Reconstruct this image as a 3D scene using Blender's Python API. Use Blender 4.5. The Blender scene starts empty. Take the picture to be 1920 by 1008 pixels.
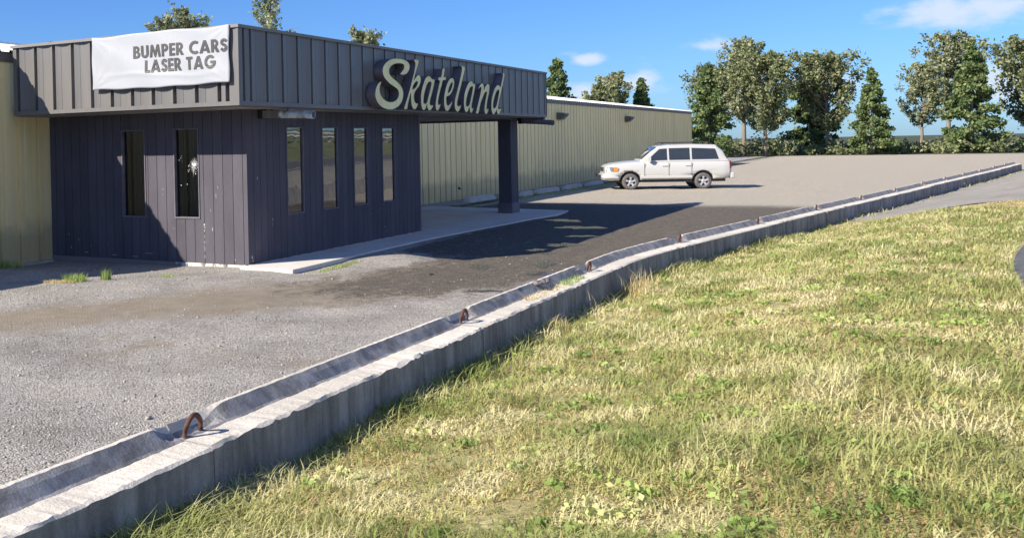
import bpy, bmesh, math, random
import numpy as np
from mathutils import Vector, Matrix

# ------------------------------------------------------------------ camera, sky, sun, exposure
SC = bpy.context.scene
COL = SC.collection
FOCAL_PX, FRAME_PX = 1886.4, 1920.0
cam_d = bpy.data.cameras.new('camera'); cam = bpy.data.objects.new('camera', cam_d); COL.objects.link(cam)
cam_d.sensor_width = 36.0
cam_d.lens = 36.0 * FOCAL_PX / FRAME_PX
cam_d.shift_x = 360.0 / 1920.0
cam_d.shift_y = -206.5 / 1920.0
cam_d.clip_start = 0.05; cam_d.clip_end = 5000
Rv = Vector((0.85675089, 0.51531902, -0.02059647)); Uv = Vector((0.01032762, 0.02278555, 0.99968703)); Fv = Vector((-0.51562704, 0.85669547, -0.01419952))
M = Matrix(((Rv.x, Uv.x, -Fv.x, 9.790), (Rv.y, Uv.y, -Fv.y, -13.873), (Rv.z, Uv.z, -Fv.z, 2.05), (0, 0, 0, 1)))
cam.matrix_world = M
SC.camera = cam

SUN_TRAVEL = Vector((0.83, 1.265, -1.0)).normalized()
TO_SUN = -SUN_TRAVEL
sun_d = bpy.data.lights.new('sun', 'SUN'); sun = bpy.data.objects.new('sun', sun_d); COL.objects.link(sun)
sun_d.energy = 4.7; sun_d.angle = math.radians(0.5); sun_d.color = (1.0, 0.91, 0.76)
sun.rotation_euler = SUN_TRAVEL.to_track_quat('-Z', 'Y').to_euler()
sun.location = (-10, -15, 20)

world = bpy.data.worlds.new('World'); SC.world = world; world.use_nodes = True
wn = world.node_tree.nodes; wl = world.node_tree.links; wn.clear()
wout = wn.new('ShaderNodeOutputWorld'); bg = wn.new('ShaderNodeBackground'); sky = wn.new('ShaderNodeTexSky')
sky.sky_type = 'NISHITA'; sky.sun_disc = False
sky.sun_elevation = math.asin(TO_SUN.z); sky.sun_rotation = math.atan2(TO_SUN.x, TO_SUN.y)
sky.air_density = 1.0; sky.dust_density = 0.3; sky.ozone_density = 3.0
bg.inputs['Strength'].default_value = 0.1
# small fair-weather clouds low over the far end of the lot, plus a bright bank added as fill light; fixed directions of the sky
tc = wn.new('ShaderNodeTexCoord')
def wmath(op, a, b=None, c=None):
    n = wn.new('ShaderNodeMath'); n.operation = op
    for i, v in enumerate((a, b, c)):
        if v is None: continue
        if isinstance(v, (int, float)): n.inputs[i].default_value = v
        else: wl.new(v, n.inputs[i])
    return n.outputs[0]
nz = wn.new('ShaderNodeTexNoise'); nz.inputs['Scale'].default_value = 38; nz.inputs['Detail'].default_value = 7; nz.inputs['Roughness'].default_value = 0.55
mp = wn.new('ShaderNodeMapping'); mp.inputs['Scale'].default_value = (1, 1, 2.2); wl.new(tc.outputs['Generated'], mp.inputs[0]); wl.new(mp.outputs[0], nz.inputs['Vector'])
sx = wn.new('ShaderNodeSeparateXYZ'); wl.new(tc.outputs['Generated'], sx.inputs[0])
az = wmath('ARCTAN2', sx.outputs[0], sx.outputs[1])
cloud_and_fill = None
for (a0, e0, wa, we, st) in ((-0.2790, 0.0757, 0.019, 0.0070, 1.05), (-0.292, 0.0815, 0.018, 0.004, 0.5), (-0.276, 0.041, 0.03, 0.014, 0.95), (-0.232, 0.052, 0.024, 0.017, 0.8),
                             (-0.165, 0.085, 0.03, 0.008, 0.8), (-0.08, 0.045, 0.05, 0.012, 0.85), (0.03, 0.10, 0.07, 0.016, 0.9), (0.06, 0.04, 0.06, 0.018, 1.0), (-1.3, 0.12, 0.2, 0.04, 1.0), (0.9, 0.15, 0.25, 0.05, 1.0), (2.2, 0.2, 0.3, 0.06, 1.0), (1.80, 0.50, 0.75, 0.16, 1.5)):  # last one is an unseen bright bank added to fill the shaded walls
    da = wmath('DIVIDE', wmath('SUBTRACT', az, a0), wa); de = wmath('DIVIDE', wmath('SUBTRACT', sx.outputs[2], e0), we)
    r2 = wmath('ADD', wmath('MULTIPLY', da, da), wmath('MULTIPLY', de, de))
    g = wmath('MULTIPLY', wmath('EXPONENT', wmath('MULTIPLY', r2, -0.8)), st)
    cloud_and_fill = g if cloud_and_fill is None else wmath('MAXIMUM', cloud_and_fill, g)
cl = wmath('SUBTRACT', wmath('ADD', cloud_and_fill, wmath('MULTIPLY', nz.outputs['Fac'], 1.1)), 0.88)
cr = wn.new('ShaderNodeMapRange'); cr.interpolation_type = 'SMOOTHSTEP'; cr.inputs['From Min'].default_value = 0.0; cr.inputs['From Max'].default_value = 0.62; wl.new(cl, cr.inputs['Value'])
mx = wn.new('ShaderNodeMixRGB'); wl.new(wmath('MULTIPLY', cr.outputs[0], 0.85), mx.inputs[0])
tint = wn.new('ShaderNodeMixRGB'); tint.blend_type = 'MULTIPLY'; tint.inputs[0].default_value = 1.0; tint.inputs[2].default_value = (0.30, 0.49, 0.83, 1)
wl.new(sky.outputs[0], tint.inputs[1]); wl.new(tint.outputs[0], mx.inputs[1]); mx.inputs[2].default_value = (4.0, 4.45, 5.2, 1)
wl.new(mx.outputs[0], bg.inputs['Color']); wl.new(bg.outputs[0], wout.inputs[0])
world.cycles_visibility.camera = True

SC.view_settings.view_transform = 'Standard'; SC.view_settings.look = 'None'; SC.view_settings.exposure = 0.93; SC.view_settings.gamma = 1.0
SC.view_settings.use_curve_mapping = False
random.seed(7); rng = np.random.default_rng(11)

# ------------------------------------------------------------------ materials
def nmat(name):
    m = bpy.data.materials.new(name); m.use_nodes = True
    return m, m.node_tree.nodes, m.node_tree.links, m.node_tree.nodes['Principled BSDF']
def noise(n, l, scale, detail=4, vec=None, stretch=None, coord='Object', rough=0.55, dist=0.0):
    t = n.new('ShaderNodeTexNoise'); t.inputs['Scale'].default_value = scale; t.inputs['Detail'].default_value = detail; t.inputs['Roughness'].default_value = rough; t.inputs['Distortion'].default_value = dist
    if vec is None:
        c = n.new('ShaderNodeTexCoord'); vec = c.outputs[coord]
    if stretch:
        mpp = n.new('ShaderNodeMapping'); mpp.inputs['Scale'].default_value = stretch; l.new(vec, mpp.inputs[0]); vec = mpp.outputs[0]
    l.new(vec, t.inputs['Vector']); return t.outputs['Fac']
def ramp(n, l, fac, stops):
    r = n.new('ShaderNodeValToRGB'); e = r.color_ramp.elements
    while len(e) < len(stops): e.new(0.5)
    for i, (p, c) in enumerate(stops):
        e[i].position = p; e[i].color = (c if len(c) == 4 else tuple(c) + (1,))
    l.new(fac, r.inputs[0]); return r.outputs[0]
def mixc(n, l, fac, a, b, mode='MIX'):
    m = n.new('ShaderNodeMixRGB'); m.blend_type = mode
    for i, v in zip((0, 1, 2), (fac, a, b)):
        if isinstance(v, (int, float)): m.inputs[i].default_value = v
        elif isinstance(v, tuple): m.inputs[i].default_value = v if len(v) == 4 else v + (1,)
        else: l.new(v, m.inputs[i])
    return m.outputs[0]
def mth(n, l, op, a, b=0.0, clamp=False):
    m = n.new('ShaderNodeMath'); m.operation = op; m.use_clamp = clamp
    for i, v in enumerate((a, b)):
        if isinstance(v, (int, float)): m.inputs[i].default_value = v
        else: l.new(v, m.inputs[i])
    return m.outputs[0]
def bump(n, l, h, strength=0.3, dist=0.01):
    b = n.new('ShaderNodeBump'); b.inputs['Strength'].default_value = strength; b.inputs['Distance'].default_value = dist; l.new(h, b.inputs['Height']); return b.outputs[0]

def m_simple(name, col, rough=0.6, metal=0.0, var=0.15, scale=6.0, bmp=0.0, stretch=None, spec=0.5, bscale=None):
    m, n, l, p = nmat(name)
    f = noise(n, l, scale, 5, stretch=stretch)
    lo = tuple(c * (1 - var) for c in col); hi = tuple(min(1, c * (1 + var)) for c in col)
    l.new(ramp(n, l, f, [(0.3, lo), (0.7, hi)]), p.inputs['Base Color'])
    p.inputs['Roughness'].default_value = rough; p.inputs['Metallic'].default_value = metal; p.inputs['Specular IOR Level'].default_value = spec
    if bmp:
        l.new(bump(n, l, noise(n, l, bscale or scale * 8, 4, stretch=stretch), bmp), p.inputs['Normal'])
    return m

def m_paintedwood(name, col):
    m, n, l, p = nmat(name)
    f = noise(n, l, 3.0, 6, stretch=(1, 1, 0.35)); g = noise(n, l, 55, 6, stretch=(1, 1, 0.16), rough=0.7)
    lo = tuple(c * 0.76 for c in col); hi = tuple(c * 1.18 for c in col)
    c = ramp(n, l, f, [(0.3, lo), (0.7, hi)])
    c = mixc(n, l, 0.35, c, ramp(n, l, g, [(0.35, tuple(x * 0.75 for x in col)), (0.65, tuple(x * 1.25 for x in col))]))
    sn = n.new('ShaderNodeVectorMath'); sn.operation = 'SNAP'; sn.inputs[1].default_value = (0.2078, 0.2032, 50); tq = n.new('ShaderNodeTexCoord'); ad = n.new('ShaderNodeVectorMath'); ad.inputs[1].default_value = (0.091 + 0.2078 * 40, 0.013 + 0.2032 * 40, 20); l.new(tq.outputs['Object'], ad.inputs[0]); l.new(ad.outputs[0], sn.inputs[0])
    wn_ = n.new('ShaderNodeTexWhiteNoise'); l.new(sn.outputs[0], wn_.inputs['Vector']); c = mixc(n, l, 1.0, c, ramp(n, l, wn_.outputs['Value'], [(0.0, (0.88, 0.88, 0.89)), (1.0, (1.1, 1.09, 1.08))]), 'MULTIPLY')
    # worn patches where pale wood shows through
    w = noise(n, l, 9, 8, stretch=(1.4, 1.4, 0.22), rough=0.72); w2 = noise(n, l, 1.3, 3)
    wf = mth(n, l, 'MULTIPLY', ramp(n, l, w, [(0.66, (0, 0, 0)), (0.74, (1, 1, 1))]), ramp(n, l, w2, [(0.50, (0, 0, 0)), (0.64, (1, 1, 1))]))
    c = mixc(n, l, mth(n, l, 'MULTIPLY', wf, 0.55), c, (0.36, 0.33, 0.31))
    l.new(c, p.inputs['Base Color']); p.inputs['Roughness'].default_value = 0.72; p.inputs['Specular IOR Level'].default_value = 0.3
    l.new(bump(n, l, g, 0.5, 0.006), p.inputs['Normal'])
    return m

def m_panel(name, col, grime=(0.1, 0.09, 0.08), rough=0.5, low=None, spec=0.5):
    m, n, l, p = nmat(name)
    f = noise(n, l, 0.9, 5, stretch=(1, 1, 0.4)); g = noise(n, l, 7, 6, stretch=(1, 1, 0.06), rough=0.6)
    c = ramp(n, l, f, [(0.3, tuple(x * 0.86 for x in col)), (0.7, tuple(x * 1.10 for x in col))])
    c = mixc(n, l, 0.35, c, ramp(n, l, g, [(0.4, tuple(x * 0.82 for x in col)), (0.62, tuple(x * 1.1 for x in col))]))
    if low is not None:       # splashed dirt along the foot of the wall
        t = n.new('ShaderNodeTexCoord'); s = n.new('ShaderNodeSeparateXYZ'); l.new(t.outputs['Object'], s.inputs[0])
        nn = noise(n, l, 1.7, 5)
        d = mth(n, l, 'ADD', s.outputs[2], mth(n, l, 'MULTIPLY', nn, -low))
        r = ramp(n, l, d, [(0.0, (1, 1, 1)), (0.35, (0, 0, 0))])
        c = mixc(n, l, mth(n, l, 'MULTIPLY', r, 0.45), c, grime)
    sp = noise(n, l, 26, 4, rough=0.6)
    c = mixc(n, l, mth(n, l, 'MULTIPLY', ramp(n, l, sp, [(0.75, (0, 0, 0)), (0.79, (1, 1, 1))]), 0.35), c, (0.5, 0.48, 0.45))
    l.new(c, p.inputs['Base Color']); p.inputs['Roughness'].default_value = rough; p.inputs['Specular IOR Level'].default_value = spec
    l.new(bump(n, l, noise(n, l, 2.3, 3, stretch=(1, 1, 0.5)), 0.25, 0.02), p.inputs['Normal'])
    return m

def m_concrete(name, col, dark=0.6, scale=4.0, bmp=0.5, streak=0.0):
    m, n, l, p = nmat(name)
    f = noise(n, l, scale, 8, rough=0.65); g = noise(n, l, scale * 12, 6, rough=0.7); h = noise(n, l, scale * 0.3, 3)
    c = ramp(n, l, f, [(0.28, tuple(x * dark for x in col)), (0.52, col), (0.75, tuple(min(1, x * 1.25) for x in col))])
    c = mixc(n, l, 0.4, c, ramp(n, l, g, [(0.3, tuple(x * 0.6 for x in col)), (0.7, tuple(min(1, x * 1.3) for x in col))]))
    c = mixc(n, l, mth(n, l, 'MULTIPLY', ramp(n, l, h, [(0.45, (0, 0, 0)), (0.65, (1, 1, 1))]), 0.3), c, tuple(x * 0.55 for x in col))
    if streak:
        sk = noise(n, l, 9, 5, stretch=(1, 1, 0.12), rough=0.65)
        c = mixc(n, l, streak, c, mixc(n, l, 1.0, c, ramp(n, l, sk, [(0.38, (0.45, 0.44, 0.42)), (0.6, (1.1, 1.1, 1.1))]), 'MULTIPLY'))
    l.new(c, p.inputs['Base Color']); p.inputs['Roughness'].default_value = 0.9; p.inputs['Specular IOR Level'].default_value = 0.25
    l.new(bump(n, l, g, bmp, 0.01), p.inputs['Normal'])
    return m

def m_glass(name, refl=0.5, tintc=(0.55, 0.6, 0.62)):
    m, n, l, p = nmat(name); n.remove(p)
    out = n['Material Output']
    tr = n.new('ShaderNodeBsdfTransparent'); tr.inputs[0].default_value = tintc + (1,)
    gl = n.new('ShaderNodeBsdfGlossy'); gl.inputs['Roughness'].default_value = 0.015; gl.inputs[0].default_value = (0.95, 0.97, 1, 1)
    l.new(bump(n, l, noise(n, l, 2.2, 2), 0.035, 0.02), gl.inputs['Normal'])
    fr = n.new('ShaderNodeFresnel'); fr.inputs[0].default_value = 1.6
    f = mth(n, l, 'ADD', mth(n, l, 'MULTIPLY', fr.outputs[0], 1.2), refl, True)
    mx_ = n.new('ShaderNodeMixShader'); l.new(f, mx_.inputs[0]); l.new(tr.outputs[0], mx_.inputs[1]); l.new(gl.outputs[0], mx_.inputs[2]); l.new(mx_.outputs[0], out.inputs[0])
    return m

MAT = {}
MAT['siding'] = m_paintedwood('dark_painted_siding', (0.084, 0.078, 0.099))
MAT['siding_trim'] = m_simple('dark_trim_paint', (0.13, 0.12, 0.15), 0.65, var=0.2, bmp=0.1)
MAT['fascia'] = m_panel('charcoal_metal_panel', (0.162, 0.156, 0.156), rough=0.38, spec=0.4)
MAT['fascia_dark'] = m_simple('charcoal_metal_trim', (0.19, 0.18, 0.17), 0.5, var=0.12, bmp=0.05, scale=2)
MAT['soffit'] = m_simple('soffit_boards', (0.30, 0.27, 0.25), 0.8, var=0.25, scale=2.5, bmp=0.2)
MAT['tan'] = m_panel('tan_metal_wall', (0.87, 0.72, 0.37), rough=0.45, grime=(0.16, 0.15, 0.12), low=0.9)
MAT['white_metal'] = m_simple('white_roof_metal', (0.74, 0.74, 0.72), 0.45, var=0.06, scale=1)
MAT['brown_trim'] = m_simple('brown_eave_trim', (0.13, 0.115, 0.11), 0.5, var=0.12)
MAT['vinyl'] = None
MAT['black'] = m_simple('black_letter_paint', (0.06, 0.058, 0.06), 0.6, var=0.1)
MAT['cream'] = m_simple('cream_letter_face', (0.98, 0.84, 0.43), 0.5, var=0.13, scale=3.0, bmp=0.05)
MAT['letter_can'] = m_simple('dark_letter_sides', (0.15, 0.13, 0.15), 0.4, var=0.3, scale=2.5)
MAT['slab'] = m_concrete('entrance_slab_concrete', (0.62, 0.59, 0.55), 0.82, 2.0, 0.25)
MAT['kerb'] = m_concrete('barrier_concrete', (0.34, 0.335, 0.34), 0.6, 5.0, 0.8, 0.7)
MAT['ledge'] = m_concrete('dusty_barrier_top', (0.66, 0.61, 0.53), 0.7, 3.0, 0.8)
MAT['stop'] = m_concrete('wheel_stop_concrete', (0.50, 0.49, 0.46), 0.6, 6.0, 0.6)
MAT['rust'] = m_simple('rusty_rebar', (0.10, 0.045, 0.03), 0.85, var=0.4, scale=30, bmp=0.4)
MAT['galv'] = m_simple('weathered_galvanised', (0.42, 0.44, 0.46), 0.45, 0.35, var=0.5, scale=9, bmp=0.15)
MAT['dull_plastic'] = m_simple('aged_dark_housing', (0.14, 0.125, 0.13), 0.6, var=0.35, scale=6)
MAT['dark_hole'] = m_simple('dark_inside', (0.012, 0.012, 0.014), 0.8, var=0.1)
MAT['curtain'] = m_simple('dark_curtain', (0.014, 0.016, 0.026), 0.9, var=0.5, scale=4, stretch=(3, 3, 0.15))
MAT['glass_front'] = m_glass('tinted_glass', 0.015, (0.42, 0.46, 0.55))
MAT['glass_side'] = m_glass('reflective_tinted_glass', 0.12, (0.3, 0.32, 0.34))
MAT['carpaint'] = m_simple('white_car_paint', (0.50, 0.495, 0.485), 0.25, var=0.02, scale=1)
MAT['carpaint'].node_tree.nodes['Principled BSDF'].inputs['Coat Weight'].default_value = 0.6
MAT['rubber'] = m_simple('tyre_rubber', (0.11, 0.10, 0.10), 0.85, var=0.3, scale=20, bmp=0.3)
MAT['alloy'] = m_simple('alloy_rim', (0.62, 0.63, 0.65), 0.32, 0.6, var=0.1)
MAT['carblack'] = m_simple('black_car_plastic', (0.03, 0.03, 0.032), 0.5, var=0.2)
MAT['carglass'] = m_simple('dark_car_glass', (0.03, 0.035, 0.04), 0.06, var=0.1, spec=0.9)
MAT['chrome'] = m_simple('chrome', (0.6, 0.6, 0.62), 0.15, 0.95, var=0.05)
MAT['lampclear'] = m_simple('clear_lamp', (0.20, 0.22, 0.25), 0.15, 0.2, var=0.12, scale=20)
MAT['lampamber'] = m_simple('amber_lamp', (0.75, 0.25, 0.05), 0.2, var=0.15, scale=20)
MAT['lampred'] = m_simple('red_lamp', (0.45, 0.02, 0.02), 0.2, var=0.15, scale=20)
MAT['bark'] = m_simple('grey_bark', (0.20, 0.17, 0.14), 0.9, var=0.35, scale=8, bmp=0.5, stretch=(1, 1, 0.3))
MAT['gravel_stone'] = m_simple('gravel_stone', (0.42, 0.40, 0.37), 0.85, var=0.5, scale=9)
MAT['paint_chip'] = m_simple('bare_pale_wood', (0.62, 0.58, 0.54), 0.85, var=0.2, scale=20)
MAT['crack'] = m_simple('crazed_glass', (0.85, 0.86, 0.88), 0.3, var=0.1)
MAT['bird'] = m_simple('dark_feathers', (0.02, 0.02, 0.024), 0.6, var=0.2)

# foundation: white render with dark paint lapped down over it
def m_foundation():
    m, n, l, p = nmat('chipped_foundation_paint')
    t = n.new('ShaderNodeTexCoord'); s = n.new('ShaderNodeSeparateXYZ'); l.new(t.outputs['Object'], s.inputs[0])
    f = noise(n, l, 5, 6, rough=0.6)
    edge = mth(n, l, 'MULTIPLY', ramp(n, l, mth(n, l, 'ADD', mth(n, l, 'MULTIPLY', s.outputs[0], 0.5), 1.0), [(0.12, (1, 1, 1)), (0.26, (0, 0, 0))]), 0.5)
    k = mth(n, l, 'ADD', f, edge)
    l.new(ramp(n, l, k, [(0.50, (0.62, 0.61, 0.58)), (0.56, (0.2, 0.18, 0.18))]), p.inputs['Base Color'])
    p.inputs['Roughness'].default_value = 0.9; l.new(bump(n, l, f, 0.6, 0.02), p.inputs['Normal'])
    return m
MAT['foundation'] = m_foundation()

def m_vinyl():
    m, n, l, p = nmat('white_banner_vinyl')
    t = n.new('ShaderNodeTexCoord'); s = n.new('ShaderNodeSeparateXYZ'); l.new(t.outputs['Object'], s.inputs[0])
    dx = mth(n, l, 'ADD', s.outputs[0], 2.07); dz = mth(n, l, 'ADD', s.outputs[2], -3.50)
    r = mth(n, l, 'SQRT', mth(n, l, 'ADD', mth(n, l, 'MULTIPLY', dx, dx), mth(n, l, 'MULTIPLY', dz, dz)))
    ring = ramp(n, l, mth(n, l, 'MULTIPLY', r, 2.0), [(0.0, (0.03,) * 3), (0.42, (0.12,) * 3), (0.56, (0.02,) * 3), (0.62, (0.2,) * 3), (0.66, (0.0,) * 3)])
    f = noise(n, l, 1.8, 5, stretch=(1, 1, 0.6)); g = noise(n, l, 14, 6, stretch=(1, 1, 0.2))
    c = ramp(n, l, f, [(0.3, (0.335, 0.35, 0.39)), (0.7, (0.365, 0.385, 0.425))])
    c = mixc(n, l, mth(n, l, 'MULTIPLY', ring, 1.0), c, (0.29, 0.295, 0.31))
    c = mixc(n, l, mth(n, l, 'MULTIPLY', ramp(n, l, g, [(0.68, (0, 0, 0)), (0.76, (1, 1, 1))]), 0.4), c, (0.45, 0.43, 0.4))
    l.new(c, p.inputs['Base Color']); p.inputs['Roughness'].default_value = 0.55
    return m
MAT['vinyl'] = m_vinyl()

def m_lettering():
    m, n, l, p = nmat('faded_banner_print')
    t = n.new('ShaderNodeTexCoord'); s = n.new('ShaderNodeSeparateXYZ'); l.new(t.outputs['Object'], s.inputs[0])
    f = noise(n, l, 3, 5); st = noise(n, l, 4, 3, stretch=(0.4, 1, 22))
    low = ramp(n, l, mth(n, l, 'SUBTRACT', s.outputs[2], 2.95), [(0.42, (1, 1, 1)), (0.60, (0, 0, 0))])
    sc = mth(n, l, 'MULTIPLY', ramp(n, l, st, [(0.60, (0, 0, 0)), (0.66, (1, 1, 1))]), low)
    c = ramp(n, l, f, [(0.3, (0.04, 0.039, 0.042)), (0.7, (0.06, 0.058, 0.06))])
    l.new(mixc(n, l, mth(n, l, 'MULTIPLY', sc, 0.6), c, (0.4, 0.4, 0.4)), p.inputs['Base Color']); p.inputs['Roughness'].default_value = 0.6
    return m
MAT['print'] = m_lettering()

def m_leaf(name, a, b, c_):
    m, n, l, p = nmat(name)
    g = n.new('ShaderNodeNewGeometry')
    oi = n.new('ShaderNodeTexWhiteNoise'); oi.noise_dimensions = '3D'
    sn = n.new('ShaderNodeVectorMath'); sn.operation = 'SNAP'; sn.inputs[1].default_value = (0.35, 0.35, 0.35); l.new(g.outputs['Position'], sn.inputs[0]); l.new(sn.outputs[0], oi.inputs['Vector'])
    l.new(ramp(n, l, oi.outputs['Value'], [(0.0, a), (0.55, b), (1.0, c_)]), p.inputs['Base Color'])
    p.inputs['Roughness'].default_value = 0.6; p.inputs['Specular IOR Level'].default_value = 0.35
    tl = n.new('ShaderNodeBsdfTranslucent'); tl.inputs[0].default_value = tuple(x * 1.3 for x in b) + (1,)
    ms = n.new('ShaderNodeMixShader'); ms.inputs[0].default_value = 0.3
    l.new(p.outputs[0], ms.inputs[1]); l.new(tl.outputs[0], ms.inputs[2]); l.new(ms.outputs[0], n['Material Output'].inputs[0])
    return m
MAT['leaf'] = m_leaf('cottonwood_leaves', (0.10, 0.13, 0.055), (0.19, 0.22, 0.10), (0.36, 0.36, 0.20))
MAT['leaf2'] = m_leaf('spruce_foliage', (0.075, 0.12, 0.05), (0.14, 0.20, 0.075), (0.28, 0.31, 0.12))
MAT['leaf3'] = m_leaf('pale_green_leaves', (0.13, 0.16, 0.08), (0.24, 0.27, 0.14), (0.42, 0.41, 0.26))
MAT['grass'] = m_leaf('dry_grass_blades', (0.20, 0.25, 0.07), (0.43, 0.43, 0.17), (0.66, 0.60, 0.35))
MAT['grass_green'] = m_leaf('green_grass_blades', (0.18, 0.26, 0.07), (0.34, 0.44, 0.12), (0.58, 0.56, 0.26))
MAT['straw'] = m_leaf('straw_weeds', (0.45, 0.33, 0.16), (0.66, 0.55, 0.28), (0.8, 0.72, 0.45))

# ------------------------------------------------------------------ mesh helpers
def tag(o, label=None, cat=None, group=None, kind=None):
    if label: o['label'] = label
    if cat: o['category'] = cat
    if group: o['group'] = group
    if kind: o['kind'] = kind
    return o
def empty(name, loc=(0, 0, 0), rz=0, label=None, cat=None, group=None):
    o = bpy.data.objects.new(name, None); o.empty_display_size = 0.2; COL.objects.link(o)
    o.location = loc; o.rotation_euler = (0, 0, rz); return tag(o, label, cat, group)
class MB:
    def __init__(s): s.v = []; s.f = []; s.m = []
    def add(s, vs, fs, mi=0):
        b = len(s.v); s.v += [tuple(v) for v in vs]; s.f += [tuple(i + b for i in f) for f in fs]; s.m += [mi] * len(fs); return s
    def box(s, x0, x1, y0, y1, z0, z1, mi=0):
        return s.add([(x0, y0, z0), (x1, y0, z0), (x1, y1, z0), (x0, y1, z0), (x0, y0, z1), (x1, y0, z1), (x1, y1, z1), (x0, y1, z1)],
                     [(0, 3, 2, 1), (4, 5, 6, 7), (0, 1, 5, 4), (1, 2, 6, 5), (2, 3, 7, 6), (3, 0, 4, 7)], mi)
    def prism(s, prof, fn0, fn1, mi=0, cap=True):
        n = len(prof); vs = [fn0(*p) for p in prof] + [fn1(*p) for p in prof]
        fs = [(i, (i + 1) % n, n + (i + 1) % n, n + i) for i in range(n)]
        if cap: fs += [tuple(range(n))[::-1], tuple(range(n, 2 * n))]
        return s.add(vs, fs, mi)
    def tube(s, pts, rad, seg=10, mi=0, cap=True):
        pts = [Vector(p) for p in pts]; rr = rad if isinstance(rad, (list, tuple)) else [rad] * len(pts)
        vs = []; up = Vector((0, 0, 1))
        for i, p in enumerate(pts):
            d = (pts[min(i + 1, len(pts) - 1)] - pts[max(i - 1, 0)]).normalized()
            a = d.cross(up if abs(d.z) < 0.95 else Vector((1, 0, 0))).normalized(); b = a.cross(d)
            vs += [p + (a * math.cos(2 * math.pi * k / seg) + b * math.sin(2 * math.pi * k / seg)) * rr[i] for k in range(seg)]
        fs = [(i * seg + k, i * seg + (k + 1) % seg, (i + 1) * seg + (k + 1) % seg, (i + 1) * seg + k) for i in range(len(pts) - 1) for k in range(seg)]
        if cap: fs += [tuple(range(seg)), tuple(range((len(pts) - 1) * seg, len(pts) * seg))[::-1]]
        return s.add(vs, fs, mi)
    def lathe(s, prof, org, axis='y', seg=32, mi=0):
        vs = []; n = len(prof)
        for k in range(seg):
            a = 2 * math.pi * k / seg
            for (t, r) in prof:
                c, w = r * math.cos(a), r * math.sin(a)
                vs.append({'y': (org[0] + c, org[1] + t, org[2] + w), 'x': (org[0] + t, org[1] + c, org[2] + w), 'z': (org[0] + c, org[1] + w, org[2] + t)}[axis])
        fs = [(k * n + i, k * n + i + 1, ((k + 1) % seg) * n + i + 1, ((k + 1) % seg) * n + i) for k in range(seg) for i in range(n - 1)]
        return s.add(vs, fs, mi)
    def build(s, name, mats, parent=None, smooth=False, fix=True):
        me = bpy.data.meshes.new(name); me.from_pydata(s.v, [], s.f)
        for mm in (mats if isinstance(mats, (list, tuple)) else [mats]): me.materials.append(mm)
        if any(s.m): me.polygons.foreach_set('material_index', s.m)
        if fix:
            bm = bmesh.new(); bm.from_mesh(me); bmesh.ops.recalc_face_normals(bm, faces=bm.faces); bm.to_mesh(me); bm.free()
        if smooth: me.polygons.foreach_set('use_smooth', [True] * len(me.polygons))
        me.update(); o = bpy.data.objects.new(name, me); COL.objects.link(o)
        if parent is not None: o.parent = parent
        return o
def add_bevel(o, w, seg=2, ang=35):
    b = o.modifiers.new('bevel', 'BEVEL'); b.width = w; b.segments = seg; b.limit_method = 'ANGLE'; b.angle_limit = math.radians(ang); return o
def fast_mesh(name, verts, faces, mat, parent=None, smooth=False):
    verts = np.asarray(verts, np.float32).reshape(-1, 3); faces = np.asarray(faces, np.int32); k = faces.shape[1]
    me = bpy.data.meshes.new(name); me.vertices.add(len(verts)); me.vertices.foreach_set('co', verts.ravel())
    me.loops.add(faces.size); me.loops.foreach_set('vertex_index', faces.ravel()); me.polygons.add(len(faces))
    me.polygons.foreach_set('loop_start', np.arange(0, faces.size, k, dtype=np.int32))
    me.materials.append(mat)
    if smooth: me.polygons.foreach_set('use_smooth', np.ones(len(faces), bool))
    me.update(calc_edges=True); me.validate(); o = bpy.data.objects.new(name, me); COL.objects.link(o)
    if parent is not None: o.parent = parent
    return o
def sstep(a, b, x):
    t = np.clip((x - a) / (b - a), 0, 1); return t * t * (3 - 2 * t)
def vnoise(x, y, s, seed=0):
    """smooth value noise on numpy arrays"""
    x = np.asarray(x, float) * s + 37.1 * seed; y = np.asarray(y, float) * s + 11.7 * seed
    xi = np.floor(x); yi = np.floor(y); fx = x - xi; fy = y - yi; fx = fx * fx * (3 - 2 * fx); fy = fy * fy * (3 - 2 * fy)
    h = lambda a, b: np.modf(np.abs(np.sin(a * 127.1 + b * 311.7 + seed) * 43758.5453))[0]
    return (h(xi, yi) * (1 - fx) + h(xi + 1, yi) * fx) * (1 - fy) + (h(xi, yi + 1) * (1 - fx) + h(xi + 1, yi + 1) * fx) * fy - 0.5

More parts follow.
